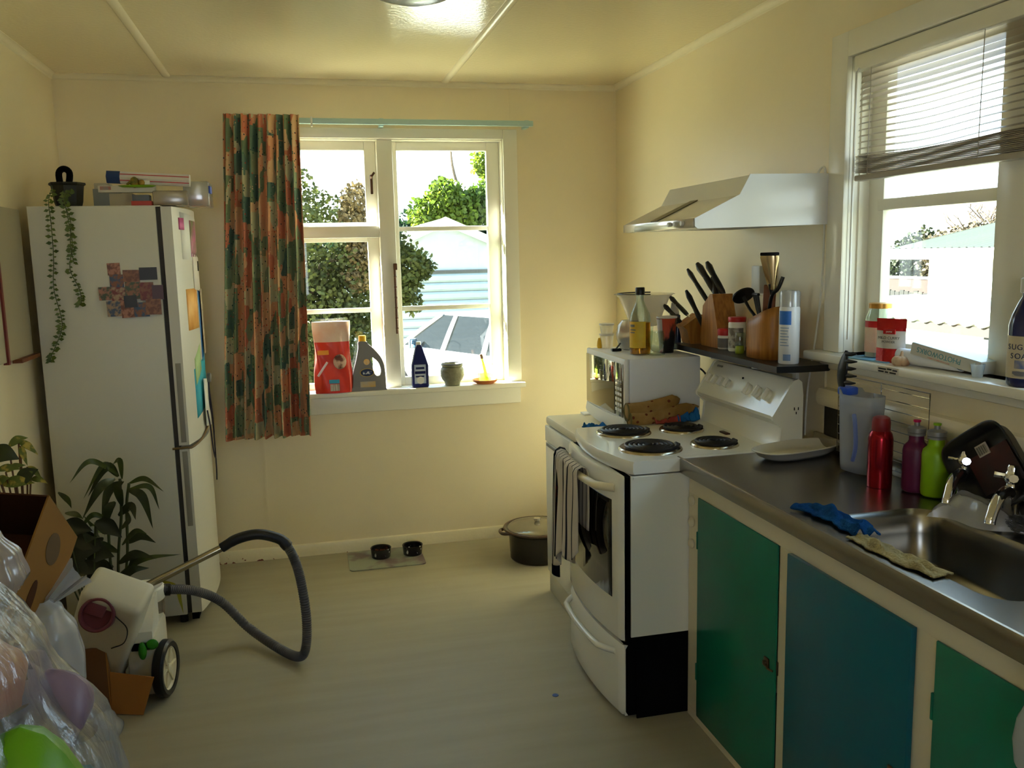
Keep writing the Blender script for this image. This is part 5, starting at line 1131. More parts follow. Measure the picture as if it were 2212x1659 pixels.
PL=[
 ([(-2.483, -1.072, 0.759), (-2.568, -1.14, 0.834), (-2.644, -1.164, 0.758)],0),
 ([(-2.486, -1.065, 0.748), (-2.528, -1.104, 0.808), (-2.611, -1.119, 0.679)],0),
 ([(-2.49, -1.041, 0.743), (-2.52, -1.104, 0.798), (-2.609, -1.052, 0.67)],1),
 ([(-2.496, -1.078, 0.743), (-2.54, -1.145, 0.726), (-2.62, -1.13, 0.599)],1),
 ([(-2.479, -1.034, 0.721), (-2.535, -1.034, 0.678), (-2.56, -1.088, 0.562)],1),
 ([(-2.454, -1.037, 0.71), (-2.388, -1.055, 0.728), (-2.305, -1.15, 0.692)],0),
 ([(-2.458, -1.026, 0.684), (-2.378, -1.028, 0.686), (-2.347, -1.029, 0.586)],0),
 ([(-2.454, -1.048, 0.684), (-2.391, -1.123, 0.67), (-2.367, -1.093, 0.526)],1),
 ([(-2.472, -1.067, 0.738), (-2.468, -1.101, 0.821), (-2.501, -1.07, 0.802)],0),
 ([(-2.481, -1.067, 0.625), (-2.482, -1.102, 0.71), (-2.453, -1.126, 0.742)],1),
 ([(-2.538, -1.066, 0.572), (-2.591, -1.084, 0.602), (-2.651, -1.092, 0.534)],0),
 ([(-2.509, -1.052, 0.642), (-2.532, -1.076, 0.613), (-2.559, -1.055, 0.504)],1),
 ([(-2.479, -1.03, 0.458), (-2.421, -1.074, 0.496), (-2.357, -1.107, 0.471)],1),
 ([(-2.494, -1.069, 0.463), (-2.423, -1.148, 0.539), (-2.377, -1.172, 0.532)],0),
 ([(-2.513, -1.073, 0.388), (-2.44, -1.099, 0.429), (-2.353, -1.159, 0.421)],1),
 ([(-2.525, -1.037, 0.328), (-2.404, -1.112, 0.41), (-2.267, -1.088, 0.407)],0),
 ([(-2.518, -1.03, 0.423), (-2.576, -1.084, 0.476), (-2.634, -1.067, 0.438)],1),
 ([(-2.537, -1.045, 0.312), (-2.559, -1.115, 0.408), (-2.592, -1.146, 0.442)],1),
 ([(-2.492, -1.05, 0.319), (-2.442, -1.097, 0.409), (-2.456, -1.054, 0.425)],1),
 ([(-2.522, -1.065, 0.299), (-2.456, -1.129, 0.373), (-2.389, -1.115, 0.371)],1),
 ([(-2.531, -1.07, 0.534), (-2.573, -1.114, 0.552), (-2.608, -1.154, 0.624)],0),
 ([(-2.504, -1.04, 0.58), (-2.447, -1.07, 0.622), (-2.43, -1.092, 0.57)],1),
 ([(-2.53, -1.049, 0.284), (-2.546, -1.112, 0.367), (-2.557, -1.112, 0.34)],1),
 ([(-2.538, -1.056, 0.376), (-2.576, -1.096, 0.355), (-2.607, -1.06, 0.277)],1),
 ([(-2.49, -1.077, 0.533), (-2.447, -1.134, 0.584), (-2.436, -1.195, 0.638)],0),
 ([(-2.718, -1.044, 0.697), (-2.679, -1.076, 0.673), (-2.669, -1.065, 0.632)],0),
 ([(-2.699, -1.05, 0.611), (-2.639, -1.128, 0.623), (-2.612, -1.142, 0.606)],0),
]
PS=[[(-2.528, -1.05, 0.254), (-2.514, -1.05, 0.429), (-2.491, -1.05, 0.582), (-2.484, -1.05, 0.735)], [(-2.506, -1.05, 0.252), (-2.48, -1.05, 0.426), (-2.468, -1.05, 0.619), (-2.451, -1.05, 0.713)], [(-2.541, -1.05, 0.256), (-2.548, -1.05, 0.374), (-2.544, -1.05, 0.529), (-2.536, -1.05, 0.567)]]
DK=[((-2.628, -1.22, 0.6), 0.057, 0.048), ((-2.575, -1.22, 0.558), 0.067, 0.053), ((-2.515, -1.22, 0.589), 0.057, 0.042), ((-2.612, -1.22, 0.506), 0.067, 0.057), ((-2.556, -1.22, 0.491), 0.057, 0.049), ((-2.635, -1.22, 0.435), 0.057, 0.057), ((-2.564, -1.22, 0.399), 0.065, 0.057), ((-2.593, -1.22, 0.541), 0.065, 0.049), ((-2.576, -1.22, 0.447), 0.053, 0.046)]
CR=[((-2.818, -1.3, 0.92), -0.3, 0.049, 0.042), ((-2.771, -1.3, 0.968), 0.4, 0.038, 0.019), ((-2.74, -1.3, 0.943), -0.7, 0.042, 0.017), ((-2.758, -1.3, 0.915), -1.3, 0.038, 0.015), ((-2.811, -1.3, 0.868), 0, 0.042, 0.017), ((-2.788, -1.3, 0.871), 0.3, 0.038, 0.015), ((-2.753, -1.3, 0.837), 0.6, 0.049, 0.034), ((-2.728, -1.3, 0.849), -0.8, 0.034, 0.015), ((-2.785, -1.3, 0.814), 0, 0.057, 0.027), ((-2.716, -1.3, 0.817), -0.3, 0.03, 0.015), ((-2.833, -1.3, 0.827), 0.5, 0.027, 0.019)]
YL= [(-2.388, -1.1, 0.301), (-2.294, -1.15, 0.295), (-2.276, -1.15, 0.225), (-2.269, -1.15, 0.175)]
# ============================================================ PLANTS
LF1=mat('dark_palm_leaf','2f3b12',.4,col2='1d290c',vs=14); LF2=mat('mid_palm_leaf','48561a',.4,col2='2c3a12',vs=14)
LFD=mat('glossy_dark_leaf','161c0b',.3,col2='222a10',vs=12); LFY=mat('yellow_leaf','a3a02a',.5); STEM=mat('green_stem','3c4720',.5); LFC=mat('variegated_leaf','5f6e2c',.5,col2='b0a04a',vs=35,vt=(.5,.6))
def leafmesh(pts,w_,n=10,fold=.25,up=None):
    P=bez(pts,n); N=len(P); vs=[];fs=[]
    for i,p in enumerate(P):
        t=(P[min(i+1,N-1)]-P[max(i-1,0)]).normalized(); f=i/(N-1); ww=w_*math.sin(PI*min(1,.04+f*.96))**.75*(1 if f<.5 else (1.6-1.2*f))
        s_=t.cross(up or Vector((0,-1,.35))).normalized(); nn=s_.cross(t).normalized()
        vs+=[p-s_*ww+nn*ww*fold,p,p+s_*ww+nn*ww*fold]
    for i in range(N-1):
        a=i*3; fs+=[(a,a+1,a+4,a+3),(a+1,a+2,a+5,a+4)]
    return MB().add(vs,fs)
pl=thing('palm_plant','arching long leaved house plant in front of the fridge side','plant',(-2.55,-1.01,0))
off=Vector((-2.53,-1.06,0))
mk('plant_pot',MB().lathe([(.085,0),(.095,.01),(.115,.19),(.122,.195),(.122,.215),(.112,.215),(.108,.19)],n=30,cap=False),mat('black_nursery_pot','17150f',.5),pl); mk('potting_soil',MB().lathe([(0,.19),(.109,.19)],n=24,cap=False),mat('soil','15110c',.9),pl)
for s_ in PS: mk('stem',MB().tube([Vector(p)-off for p in bez([(s_[0][0],s_[0][1],.18)]+s_,4)],.006,7),STEM,pl)
for pts,wd in PL: mk('leaf',leafmesh([Vector(p)-off for p in pts],.011 if wd==0 else .018),LF1 if wd else LF2,pl,smooth=70)
mk('leaf',leafmesh([Vector(p)-off for p in ([(-2.44,-1.10,.26)]+YL)],.010),LFY,pl,smooth=70)
dkp=thing('broadleaf_plant','low dark glossy broad leaved plant beside the palm pot','plant',(-2.60,-1.24,0)); off=Vector((-2.60,-1.24,0))
mk('plant_pot',MB().lathe([(.07,0),(.075,.01),(.09,.17),(.095,.175),(.09,.18)],n=26,cap=False),mat('black_nursery_pot','17150f',.5),dkp)
rd=random.Random(6)
for c_,a,b in DK:
    c_=Vector(c_)-off; d=Vector((rd.uniform(-.4,1),rd.uniform(-.3,.1),rd.uniform(-.5,.3))).normalized()*a
    mk('stem',MB().tube([Vector((0,0,.16)),(c_-d)*.5+Vector((0,0,.1)),c_-d],.003,5),STEM,dkp); mk('leaf',leafmesh([c_-d,c_+Vector((0,0,.012)),c_+d],b*.75),LFD,dkp,smooth=70)
cro=thing('variegated_plant','tall variegated leafy plant by the left wall behind the banana box','plant',(-2.77,-1.30,0)); off=Vector((-2.77,-1.30,0))
mk('plant_pot',MB().lathe([(.06,0),(.068,.01),(.085,.25),(.09,.255)],n=24,cap=False),mat('brown_pot','4a2a18',.6),cro)
for c_,an,a,b in CR:
    c_=Vector(c_)-off; d=Vector((math.cos(an),-.15,math.sin(an)))*a
    mk('stem',MB().tube([Vector((rd.uniform(-.02,.02),0,.2)),Vector((-.015,0,.5)),c_-d],.0035,5),mat('reddish_stem','5a3a22',.6),cro); mk('leaf',leafmesh([c_-d,c_+Vector((0,-.005,.01)),c_+d],b*.8),LFC if b<.03 else LF1,cro,smooth=70)
# ============================================================ CARPET CLEANER
vc=thing('carpet_cleaner','white wheeled carpet cleaner with green clips and grey hose','vacuum cleaner',(-2.385,-1.35,0))
def V(x,y,z): return (x+2.40,y+1.33,z)
mk('body',MB().box(-.055,.050,-.13,.13,.02,.25,bev=.02),mat('off_white_plastic','d6d2c4',.35),vc)
mk('front_hopper',MB().prism([(-.13,.20),(-.13,.27),(-.02,.36),(.03,.36),(.03,.20)],-.045,.04,'x'),PLW,vc)
mk('tank',MB().lathe([(.066,.06),(.072,.30)],V(-2.425,-1.20,0),32),mixmat('smoky_tank',a=.75,col='6a6056',translucent=.4,rough=.1),vc)
mk('tank_lid',MB().lathe([(.074,.298),(.077,.302),(.077,.345),(.070,.353),(0,.356)],V(-2.425,-1.20,0),36),PLW,vc)
m=MB(); m.sphere(.02,V(-2.395,-1.475,.205),14,10,sx=.75,sy=.6,sz=1.7); mk('green_clip',m,GRN,vc); m=MB(); m.sphere(.018,V(-2.362,-1.465,.222),14,10,sx=1.2,sy=.6,sz=1.1); mk('green_clip',m,GRN,vc)
wh=MB(); wh.M=RT(.070,-.09,.105,0,0,math.radians(-10)); 
wh.lathe([(.078,-.018),(.096,-.020),(.105,-.012),(.105,.012),(.096,.020),(.080,.018),(.078,-.018)],(0,0,0),44,axis='x',cap=False); wt_=mk('wheel_tyre',wh,BLACK,vc)
wh=MB(); wh.M=RT(.070,-.09,.105,0,0,math.radians(-10)); wh.lathe([(.080,.010),(.078,.014),(.072,.006),(.0,.004)],(0,0,0),40,axis='x',cap=False)
for k in range(6): 
    a=k*PI/3; wh.tube([(.008,0,0),(.010,.072*math.cos(a),.072*math.sin(a))],.005,6)
wh.lathe([(.018,.002),(.018,.016),(.012,.020),(0,.020)],(0,0,0),18,axis='x'); mk('wheel_hub',wh,CREAMP,wt_)
mk('wand_tube',MB().tube([V(-2.49,-1.26,.335),V(-2.116,-1.2,.48)],.0145,14),mat('chromed_tube','a59c88',.18,metal=1),vc)
HP=[(-2.125,-1.2,.476),(-2.063,-1.2,.507),(-1.983,-1.2,.518),(-1.905,-1.2,.492),(-1.871,-1.2,.456)]
mk('hand_grip',MB().tube([V(*p) for p in bez(HP,6)],[.0195]*4+[.021]*17+[.023]*4,14),mat('black_grip','141316',.45),vc)
HS=[(-1.878,-1.2,.468),(-1.850,-1.22,.41),(-1.829,-1.25,.329),(-1.815,-1.28,.19),(-1.822,-1.305,.075),(-1.850,-1.30,.030),(-1.925,-1.205,.027),(-2.055,-1.03,.06),(-2.16,-1.03,.19),(-2.253,-1.10,.275),(-2.34,-1.19,.325),(-2.40,-1.20,.33)]
P=bez([V(*p) for p in HS],44); rs=[.0185+.0012*math.sin(i*2.1) for i in range(len(P))]
mk('ribbed_hose',MB().tube(P,rs,14),mat('grey_hose','4b4b50',.45),vc)
mk('hose_socket',MB().tube([V(-2.40,-1.2,.33),V(-2.33,-1.185,.322)],.024,12),BLACK,vc)
# ============================================================ CARTONS, CONTAINER, BAGS
bx=thing('small_carton','small opened cardboard box holding the white jerrycan on the floor','box',(-2.59,-1.41,0))
m=MB(); m.box(-.10,.10,-.14,-.136,0,.26).box(-.10,-.096,-.14,.12,0,.26).box(-.10,.10,.116,.12,0,.26).box(-.10,.10,-.14,.12,0,.004); mk('box_walls',m,mat('shaded_cardboard','6e4a2c',.85),bx)  # these walls' shade is put into a darker cardboard brown
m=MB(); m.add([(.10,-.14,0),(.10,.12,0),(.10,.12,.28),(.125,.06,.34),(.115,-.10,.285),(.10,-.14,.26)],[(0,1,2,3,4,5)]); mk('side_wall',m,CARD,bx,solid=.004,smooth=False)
m=MB(); m.add([(.102,-.142,.01),(.21,-.165,.0),(.255,-.16,.135),(.108,-.14,.165)],[(0,1,2,3)]); mk('flap',m,CARD,bx,solid=.004,smooth=False)
m=MB(); m.tube([(.105,-.13,.27),(.118,-.04,.315),(.13,.05,.345)],[.006,.008,.004],6); mk('torn_edge',m,mat('torn_card','8d6b46',.9,bump=.5,bs=60),bx)
jc=thing('jerrycan','white plastic jerrycan with a round mauve cap tilted in the small carton','jerrycan',(-2.575,-1.385,.105),rot=(math.radians(24),math.radians(25),math.radians(-6)))
mk('can_body',MB().box(-.105,.105,-.075,.075,0,.46,bev=.022,seg=3),mat('milky_plastic','cfcabb',.4),jc)
m=MB(); m.M=RT(-.025,-.085,.40,math.radians(48)); m.lathe([(.058,-.03),(.058,.022),(.054,.026),(.048,.024),(.045,.008),(0,.006)],n=36); mk('mauve_cap',m,mat('mauve_plastic','6e333f',.5),jc)
m=MB(); m.M=RT(-.025,-.085,.40,math.radians(48)); m.box(-.045,.02,-.006,.034,.006,.020,bev=.004); mk('cap_grip',m,mat('mauve_plastic','6e333f',.5),jc)
mk('can_tie',MB().tube(bez([(.03,-.085,.42),(.08,-.085,.38),(.085,-.08,.30),(.05,-.08,.25)],5),.002,6),DGREY,jc)
lc=thing('lower_carton','plain cardboard carton under the banana box at the left wall','box',(-2.64,-2.10,0)); mk('box_walls',MB().box(-.20,.06,-.20,.26,0,.38,bev=.002),CARD,lc)
bn=thing('banana_box','tilted open banana carton with green and yellow print at the left edge','box',(0,0,0),rot=(math.radians(-44),math.radians(6),math.radians(-10)))
bw,bd,bh=.165,.26,.50
bn.location=Vector((-2.455,-2.16,.972))-bn.rotation_euler.to_matrix()@Vector((bw,0,bh)); m=MB()
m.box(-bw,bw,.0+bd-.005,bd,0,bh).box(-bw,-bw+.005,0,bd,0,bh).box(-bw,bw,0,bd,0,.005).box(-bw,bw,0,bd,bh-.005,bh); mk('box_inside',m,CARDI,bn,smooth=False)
sd=mk('printed_side',B(bw-.003,bw+.002,0,bd,0,bh),mat('ochre_cardboard','86602f',.8,spec=.2),bn)
def onside(nm,pts,m_): 
    mm=MB(); mm.prism([(p[0],p[1]) for p in pts],bw+.002,bw+.0035,'x'); mk(nm,mm,m_,sd,smooth=False)
onside('round_emblem',[(.13+.045*math.cos(a*PI/10),.40+.045*math.sin(a*PI/10)) for a in range(20)],mat('dark_print','5a4327',.8)); onside('hand_hole',[(.10+.02*math.cos(a*PI/8),.24+.055*math.sin(a*PI/8)) for a in range(16)],CARDI)
onside('hand_hole',[(.05+.014*math.cos(a*PI/8),.13+.06*math.sin(a*PI/8)) for a in range(16)],CARDI)
onside('green_stripe',[(.255,.36),(.21,.30),(.17,.12),(.13,.01),(.19,.01),(.255,.18)],mat('leaf_green_print','47602c',.7)); onside('yellow_print',[(.19,.16),(.16,.09),(.15,.01),(.09,.01),(.11,.10)],mat('banana_yellow_print','b58a1e',.7,col2='c9a32c',vs=9)); onside('yellow_print',[(.255,.17),(.22,.10),(.20,.01),(.255,.01)],mat('banana_yellow_print'))
wsl=thing('wooden_stool','orange brown wooden stool corner at the left edge under the tied bag','stool',(-2.70,-2.66,0)); mk('seat',MB().box(-.14,.20,-.15,.15,.835,.875,bev=.006),mat('orange_pine','a8561c',.4,col2='8c4314',vs=6,stretch=(10,10,1)),wsl)
for a in (-.11,.165):
    for b in (-.12,.12): mk('leg',MB().box(a-.018,a+.018,b-.018,b+.018,0,.836,bev=.004),WOODD,wsl)
def sack(name,lab,loc,prof,seed,ridges,amp,m_,n=72,ex=1,ey=1,cat='bag'):
    rd=random.Random(seed); K=[(rd.choice(ridges),rd.uniform(0,6),rd.uniform(-2.5,2.5),rd.uniform(.3,1)) for _ in range(8)]
    t=thing(name,lab,cat,loc); Z=[p[1] for p in prof]
    def fn(u,v):
        a=2*PI*u; i=v*(len(prof)-1); k=int(min(i,len(prof)-2)); f=i-k; f2=f*f*(3-2*f); r=prof[k][0]*(1-f2)+prof[k+1][0]*f2; z=prof[k][1]*(1-f)+prof[k+1][1]*f
        s_=sum(w_*math.sin(kk*a+p+q*z*3) for kk,p,q,w_ in K)/4
        r*=1+amp*s_; return (r*math.cos(a)*ex,r*math.sin(a)*ey,z)
    mk('film',MB().grid(fn,n,max(16,len(prof)*5)),m_,t,smooth=75); return t
big=sack('rubbish_sack','big clear plastic sack full of bright packaging in the left foreground','x'and(-2.44,-3.3,0),[(.34,0),(.42,.12),(.45,.4),(.46,.62),(.43,.78),(.32,.97),(.22,1.13),(.10,1.30),(.045,1.38),(.07,1.44),(.10,1.50)],4,[13,19,26,37,49],.050,BAG,n=340,ex=.80)
rd=random.Random(12)
for k,(x,y,z,r,c,lab) in enumerate(((-2.27,-3.42,.86,.17,'5f9a14','bright green packaging glowing through the clear sack bottom left'),(-2.29,-3.30,1.01,.09,'b8694a','salmon orange packaging in the middle of the clear sack'),(-2.16,-3.34,.76,.08,'1f7f7a','teal packaging at the right side of the clear sack'),
   (-2.22,-3.25,.92,.09,'7d6a80','dusty mauve packaging right of the orange one in the clear sack'),(-2.20,-3.50,.66,.08,'c9b52a','yellow packaging low in the clear sack'),(-2.43,-3.28,.36,.25,'7f8a86','grey paper rubbish heaped at the bottom of the clear sack'))):
    t=thing('crumpled_packaging',lab,'packaging',(x,y,z-r)); mk('wrapper',crump(0,0,r,r*.8,r*1.6,.42,k+30,nu=30,nv=18),mat('packaging_%s'%c,c,.4,bump=.3,bs=20),t,smooth=45)
b1=sack('carrier_bag','pale plastic bag with tied handles on the wooden stool','x'and(-2.48,-2.64,.876),[(.07,0),(.085,.03),(.075,.08),(.045,.13),(.018,.165),(.012,.175),(.022,.19),(.03,.205)],9,[5,8,12,17],.25,mixmat('whitish_carrier',a=.55,col='d6cfd4',translucent=.5,rough=.2,bump=.5,bs=8),n=60,ex=1.1)
m=MB(); m.tube(bez([(0,0,.175),(-.03,0,.21),(-.01,-.01,.235),(.02,0,.215),(.005,0,.175)],5),[.008]*21,8); mk('tied_handle',m,BAGW,b1)
b2=sack('white_sack','crumpled white plastic bag knotted at its right corner beside banana box','x'and(-2.50,-2.18,.382),[(.09,0),(.12,.04),(.125,.12),(.11,.20),(.07,.27),(.03,.30)],13,[4,6,9],.12,BAGW,n=60,ex=.8)
def ear(base,tip,w0,w1,sd):
    base=Vector(base); tip=Vector(tip); d=(tip-base); sdv=d.cross(Vector((0,1,.2))).normalized(); rd=random.Random(sd); a=[rd.uniform(0,6) for _ in range(3)]
    def fn(u,v): 
        w_=w0+(w1-w0)*u**1.3; k=v*2-1; return base+d*u+sdv*k*w_*.5+Vector((0,.012*math.sin(k*5+a[0]+u*2)+.008*math.sin(11*k+a[1]),.012*math.sin(k*4+a[2])*u))
    return MB().grid(fn,10,14)
mk('knot_ear',ear((.0,0,.27),(.10,.05,.35),.02,.09,1),BAGW,b2,smooth=60); mk('knot_ear',ear((.0,0,.27),(-.03,.0,.36),.02,.06,2),BAGW,b2,smooth=60); mk('knot',MB().sphere(.016,(0,0,.285),10,8,sz=.7),BAGW,b2)
cp2=thing('floor_wrapper','crumpled whitish wrapper on the floor under the small carton flap','wrapper',(-2.485,-1.66,0)); mk('film',crump(0,0,.05,.07,.07,.2,50),BAGW,cp2,smooth=40)

# ============================================================ OUTSIDE
conc=mat('pale_concrete','b9b4a6',.9,col2='a39e90',vs=1)
ground=mk('ground',B(-30,40,-20,60,-.97,-.85),mat('gravel_and_grass','a7a08a',.95,col2='8b8f66',vs=.4),smooth=False); ground['kind']='structure'
def hide(o): return o
def foliage(parent,blobs,n,size,m_,seed,name='foliage'):
    rd=random.Random(seed); vs=[];fs=[]; tot=sum(b[3]**2 for b in blobs)
    for (x,y,z,r) in blobs:
        for _ in range(int(n*r*r/tot)):
            a=rd.uniform(0,2*PI); c_=rd.uniform(-1,1); s_=math.sqrt(1-c_*c_); q=r*rd.uniform(.35,1.05)**.6
            p=Vector((x+q*s_*math.cos(a),y+q*s_*math.sin(a),z+q*c_)); d=Vector((rd.gauss(0,1),rd.gauss(0,1),rd.gauss(-.4,.8))).normalized()*size*rd.uniform(.6,1.3); e=d.cross(Vector((rd.gauss(0,1),rd.gauss(0,1),rd.gauss(0,1)))).normalized()*size*.42
            b=len(vs); vs+=[p,p+d*.5+e,p+d,p+d*.5-e]; fs.append((b,b+1,b+2,b+3))
    o=mk(name,MB().add(vs,fs),m_,parent,smooth=False); o['kind']='stuff'; return o
def leafm(name,c1,c2,vs=1.2,tr=.5):
    m=bpy.data.materials.new(name); m.use_nodes=True; n=m.node_tree; n.nodes.clear(); out=n.nodes.new('ShaderNodeOutputMaterial')
    df=n.nodes.new('ShaderNodeBsdfDiffuse'); tl=n.nodes.new('ShaderNodeBsdfTranslucent'); gl=n.nodes.new('ShaderNodeBsdfGlossy'); gl.inputs['Roughness'].default_value=.6
    mx=n.nodes.new('ShaderNodeMixShader'); mx.inputs[0].default_value=tr; m2=n.nodes.new('ShaderNodeMixShader'); m2.inputs[0].default_value=.015
    t=n.nodes.new('ShaderNodeTexCoord'); x=n.nodes.new('ShaderNodeTexNoise'); x.inputs['Scale'].default_value=vs; r=n.nodes.new('ShaderNodeValToRGB'); r.color_ramp.elements[0].position=.4; r.color_ramp.elements[1].position=.6
    r.color_ramp.elements[0].color=L(c1); r.color_ramp.elements[1].color=L(c2); n.links.new(t.outputs['Object'],x.inputs[0]); n.links.new(x.outputs['Fac'],r.inputs[0])
    n.links.new(r.outputs[0],df.inputs[0]); n.links.new(r.outputs[0],tl.inputs[0]); n.links.new(df.outputs[0],mx.inputs[1]); n.links.new(tl.outputs[0],mx.inputs[2]); n.links.new(mx.outputs[0],m2.inputs[1]); n.links.new(gl.outputs[0],m2.inputs[2]); n.links.new(m2.outputs[0],out.inputs[0]); return m
BARK=mat('tree_bark','5a4c3c',.9,bump=.4,bs=20)
def tree(name,lab,loc,h,blobs,n,size,m_,seed,tr_=.12,group=None,branches=()):
    t=thing(name,lab,'tree',loc,0,group); mk('trunk',MB().tube([(0,0,0),(.05,0,h*.4),(0,.05,h*.8)],[tr_,tr_*.8,tr_*.4],8),BARK,t)
    for b in branches: mk('branch',MB().tube(bez(b,4),[tr_*.4*(1-k/(len(b)*4)) +.006 for k in range((len(b)-1)*4+1)],6),BARK,t)
    foliage(t,blobs,n,size,m_,seed); return t
DG=leafm('olive_leaves','2a3114','464c22',2,.35); BG=leafm('bright_leaves','34480f','56661c',1.2); DK2=leafm('deep_green_leaves','10201a','20361a',.9,.3); BR=leafm('browned_leaves','4a3f2a','5f5236',2,.25)
tree('garden_tree','dense olive green tree close outside the left pane of back window',(-2.0,4.1,-.85),2.9,[(x,y,z+.35,r) for x,y,z,r in ((-.55,0,1.4,.95),(.15,0,.7,.75),(.2,0,1.5,.72),(-.3,.1,2.5,.80),(.40,-.1,2.2,.55),(.55,-.3,1.25,.55),(-1.4,0,1.6,1.0),(.72,0,.6,.45),(-.6,-.2,.4,.8),(.72,-.1,1.8,.45),(.05,-.3,1.0,.5),(-.4,-.4,1.3,.5),(.3,-.2,.3,.5))],60000,.05,DG,1)
gt_=bpy.data.objects['garden_tree']; ox,oy,oz=2.0,-4.1,.85
def off_(bl,c): return [(x+c[0]+ox,y+c[1]+oy,z+c[2]+oz,r) for x,y,z,r in bl]
foliage(gt_,off_([(.02,0,.95,.15),(-.02,0,.72,.17),(.05,0,.45,.15),(.0,0,.2,.13)],(-1.22,3.7,1.2)),1900,.045,BR,2,'dry_foliage')
foliage(gt_,off_([(-.05,0,.18,.24),(.16,0,.02,.20),(.05,0,-.18,.20),(.27,0,.0,.12),(.15,0,-.33,.12),(-.1,0,-.1,.25)],(-.85,3.9,1.5)),3600,.05,DG,3,'hanging_foliage')
mk('branch',MB().tube([(0,0,1.6),(.5,-.15,2.3),(.80,-.3,2.6),(.78,-.4,3.0)],[.05,.03,.015,.008],6),BARK,gt_); mk('branch',MB().tube([(.3,-.1,2.3),(.8,-.2,2.55),(1.2,-.2,2.5),(1.4,-.2,2.3)],[.03,.02,.012,.006],6),BARK,gt_)
tree('hedge_tree','broad dark green tree right behind the garage roof',(3.57,24,-1.46),2.5,[(-1.6,0,2.0,1.2),(-.3,0,2.2,1.3),(1.0,0,2.3,1.4),(2.4,0,2.1,1.5),(.2,-.3,1.4,1.3),(-2.8,0,1.7,1.2),(3.8,0,2,1.5)],14000,.16,DK2,4,.2)
tree('hedge_tree','bright green lit tree rising above the dark hedge',(2.77,22,-1.46),3,[(-.1,0,3.25,.45),(.3,0,3.0,.5),(-.45,0,2.95,.4),(.75,0,3.2,.4)],4200,.11,BG,5)
tree('hedge_tree','tall thin topped tree at the right of the garage view',(4.44,22.86,-1.46),3.6,[(.05,0,3.7,.42),(.35,0,4.2,.45),(-.25,0,4.05,.3),(.3,0,3.4,.5)],3200,.11,BG,6,branches=([(-.4,0,2.6),(-.75,0,3.3),(-.95,0,4.0),(-.98,0,4.7)],))
for o in list(bpy.data.objects):
    if o.name.startswith('hedge_tree'): o.scale=(1.457,)*3
# garage
ga=thing('garage','white garage with a low gable and ribbed roller door','garage',(1.52,15.3,-.85))
gw=2.9; m=MB(); m.prism([(-gw,0),(gw,0),(gw,1.95),(0,3.22),(-gw,1.95)],.06,5,'y'); mk('garage_wall',m,mat('white_weatherboard','8a9197',.6),ga,smooth=False)
for s_ in (-1,1):
    mk('roof',MB().prism([(s_*-.0,3.23),(s_*(gw+.2),1.88),(s_*(gw+.2),1.94),(0,3.30)],-.12,5.2,'y'),mat('white_iron_roof','e9ebec',.35),ga,smooth=False)
    mk('barge_board',MB().prism([(0,3.13),(s_*(gw+.2),1.78),(s_*(gw+.2),1.96),(0,3.32)],-.15,-.12,'y'),WHITE,ga,smooth=False)
dr_=mk('roller_door',B(-gw+.15,gw-.15,.03,.06,0,2.06),mat('grey_blue_door','3c4346',.5),ga)
for k in range(10): mk('door_slat',MB().prism([(.0,k*.167+.008),(-.022,k*.167+.03),(-.028,k*.167+.135),(.0,k*.167+.155)] if False else [(.03,k*.205+.006),(.0,k*.205+.05),(-.01,k*.205+.15),(.03,k*.205+.195)],-gw+.15,gw-.15,'x'),mat('door_slat_paint','7f888d',.4),dr_,smooth=False)
mk('door_gap',B(-gw+.15,gw-.15,.0,.05,2.06,2.12),DGREY,ga)
# car
car=thing('parked_car','white station wagon parked outside seen from rear left side','car',(1.09,8.5,-.85),math.atan2(.90,-.44))
CW=mat('white_car_paint','e8eaec',.12,coat=1); CG=mixmat('car_glass',a=.85,col='0c0f0a',translucent=.3,rough=.04,refl=.02)
side=[(-2.15,.35),(-2.2,.70),(-2.12,1.02),(2.15*.62,1.06),(2.05,.88),(2.2,.60),(2.2,.35),(1.75,.33),(1.72,.50),(1.58,.64),(1.40,.68),(1.22,.64),(1.08,.50),(1.05,.33),(-1.05,.33),(-1.08,.50),(-1.22,.64),(-1.40,.68),(-1.58,.64),(-1.72,.50),(-1.75,.33)]
o=mk('car_body',MB().prism(side,-.85,.85,'y'),CW,car,smooth=30); bv_=o.modifiers.new('b','BEVEL'); bv_.width=.05; bv_.segments=3; bv_.limit_method='ANGLE'; bv_.angle_limit=math.radians(50)
# greenhouse: loft bottom->top
gb_=[(-2.10,.93,.80),(1.32,.95,.80)]; gt_=[(-1.85,1.52,.62),(.35,1.56,.62)]
m=MB(); 
def gh(u,v):
    zb=1.03+.02*u; zt=1.56; x0=-2.12+ .27*v; x1=1.35-.95*v; yy=.82-.2*v; 
    P4=[(x0,-yy),(x1,-yy),(x1,yy),(x0,yy)]; k=int(u*4)%4; f=u*4-int(u*4); a,b=P4[k],P4[(k+1)%4]; z=(zb*(1-v)+zt*v); return (a[0]+(b[0]-a[0])*f,a[1]+(b[1]-a[1])*f,z)
m.grid(gh,4,6); mk('window_glass',m,CG,car,smooth=False)
o=mk('roof',MB().prism([(-1.88,1.55),(-1.80,1.60),(-.3,1.62),(.25,1.60),(.42,1.55)],-.60,.60,'y'),CW,car,smooth=40)
def pil(xb,xt,w_=.05):
    m=MB()
    for s_ in (-1,1): m.tube([(xb,s_*.825,1.03),((xb+xt)/2,s_*.735,1.30),(xt,s_*.63,1.56)],[w_,w_*.8,w_*.7],6)
    return m
mk('front_pillar',pil(1.34,.42,.04),CW,car); mk('centre_pillar',pil(.15,.05,.05),CW,car); mk('rear_pillar',pil(-.85,-.85,.05),CW,car); mk('tail_pillar',pil(-2.05,-1.82,.08),CW,car)
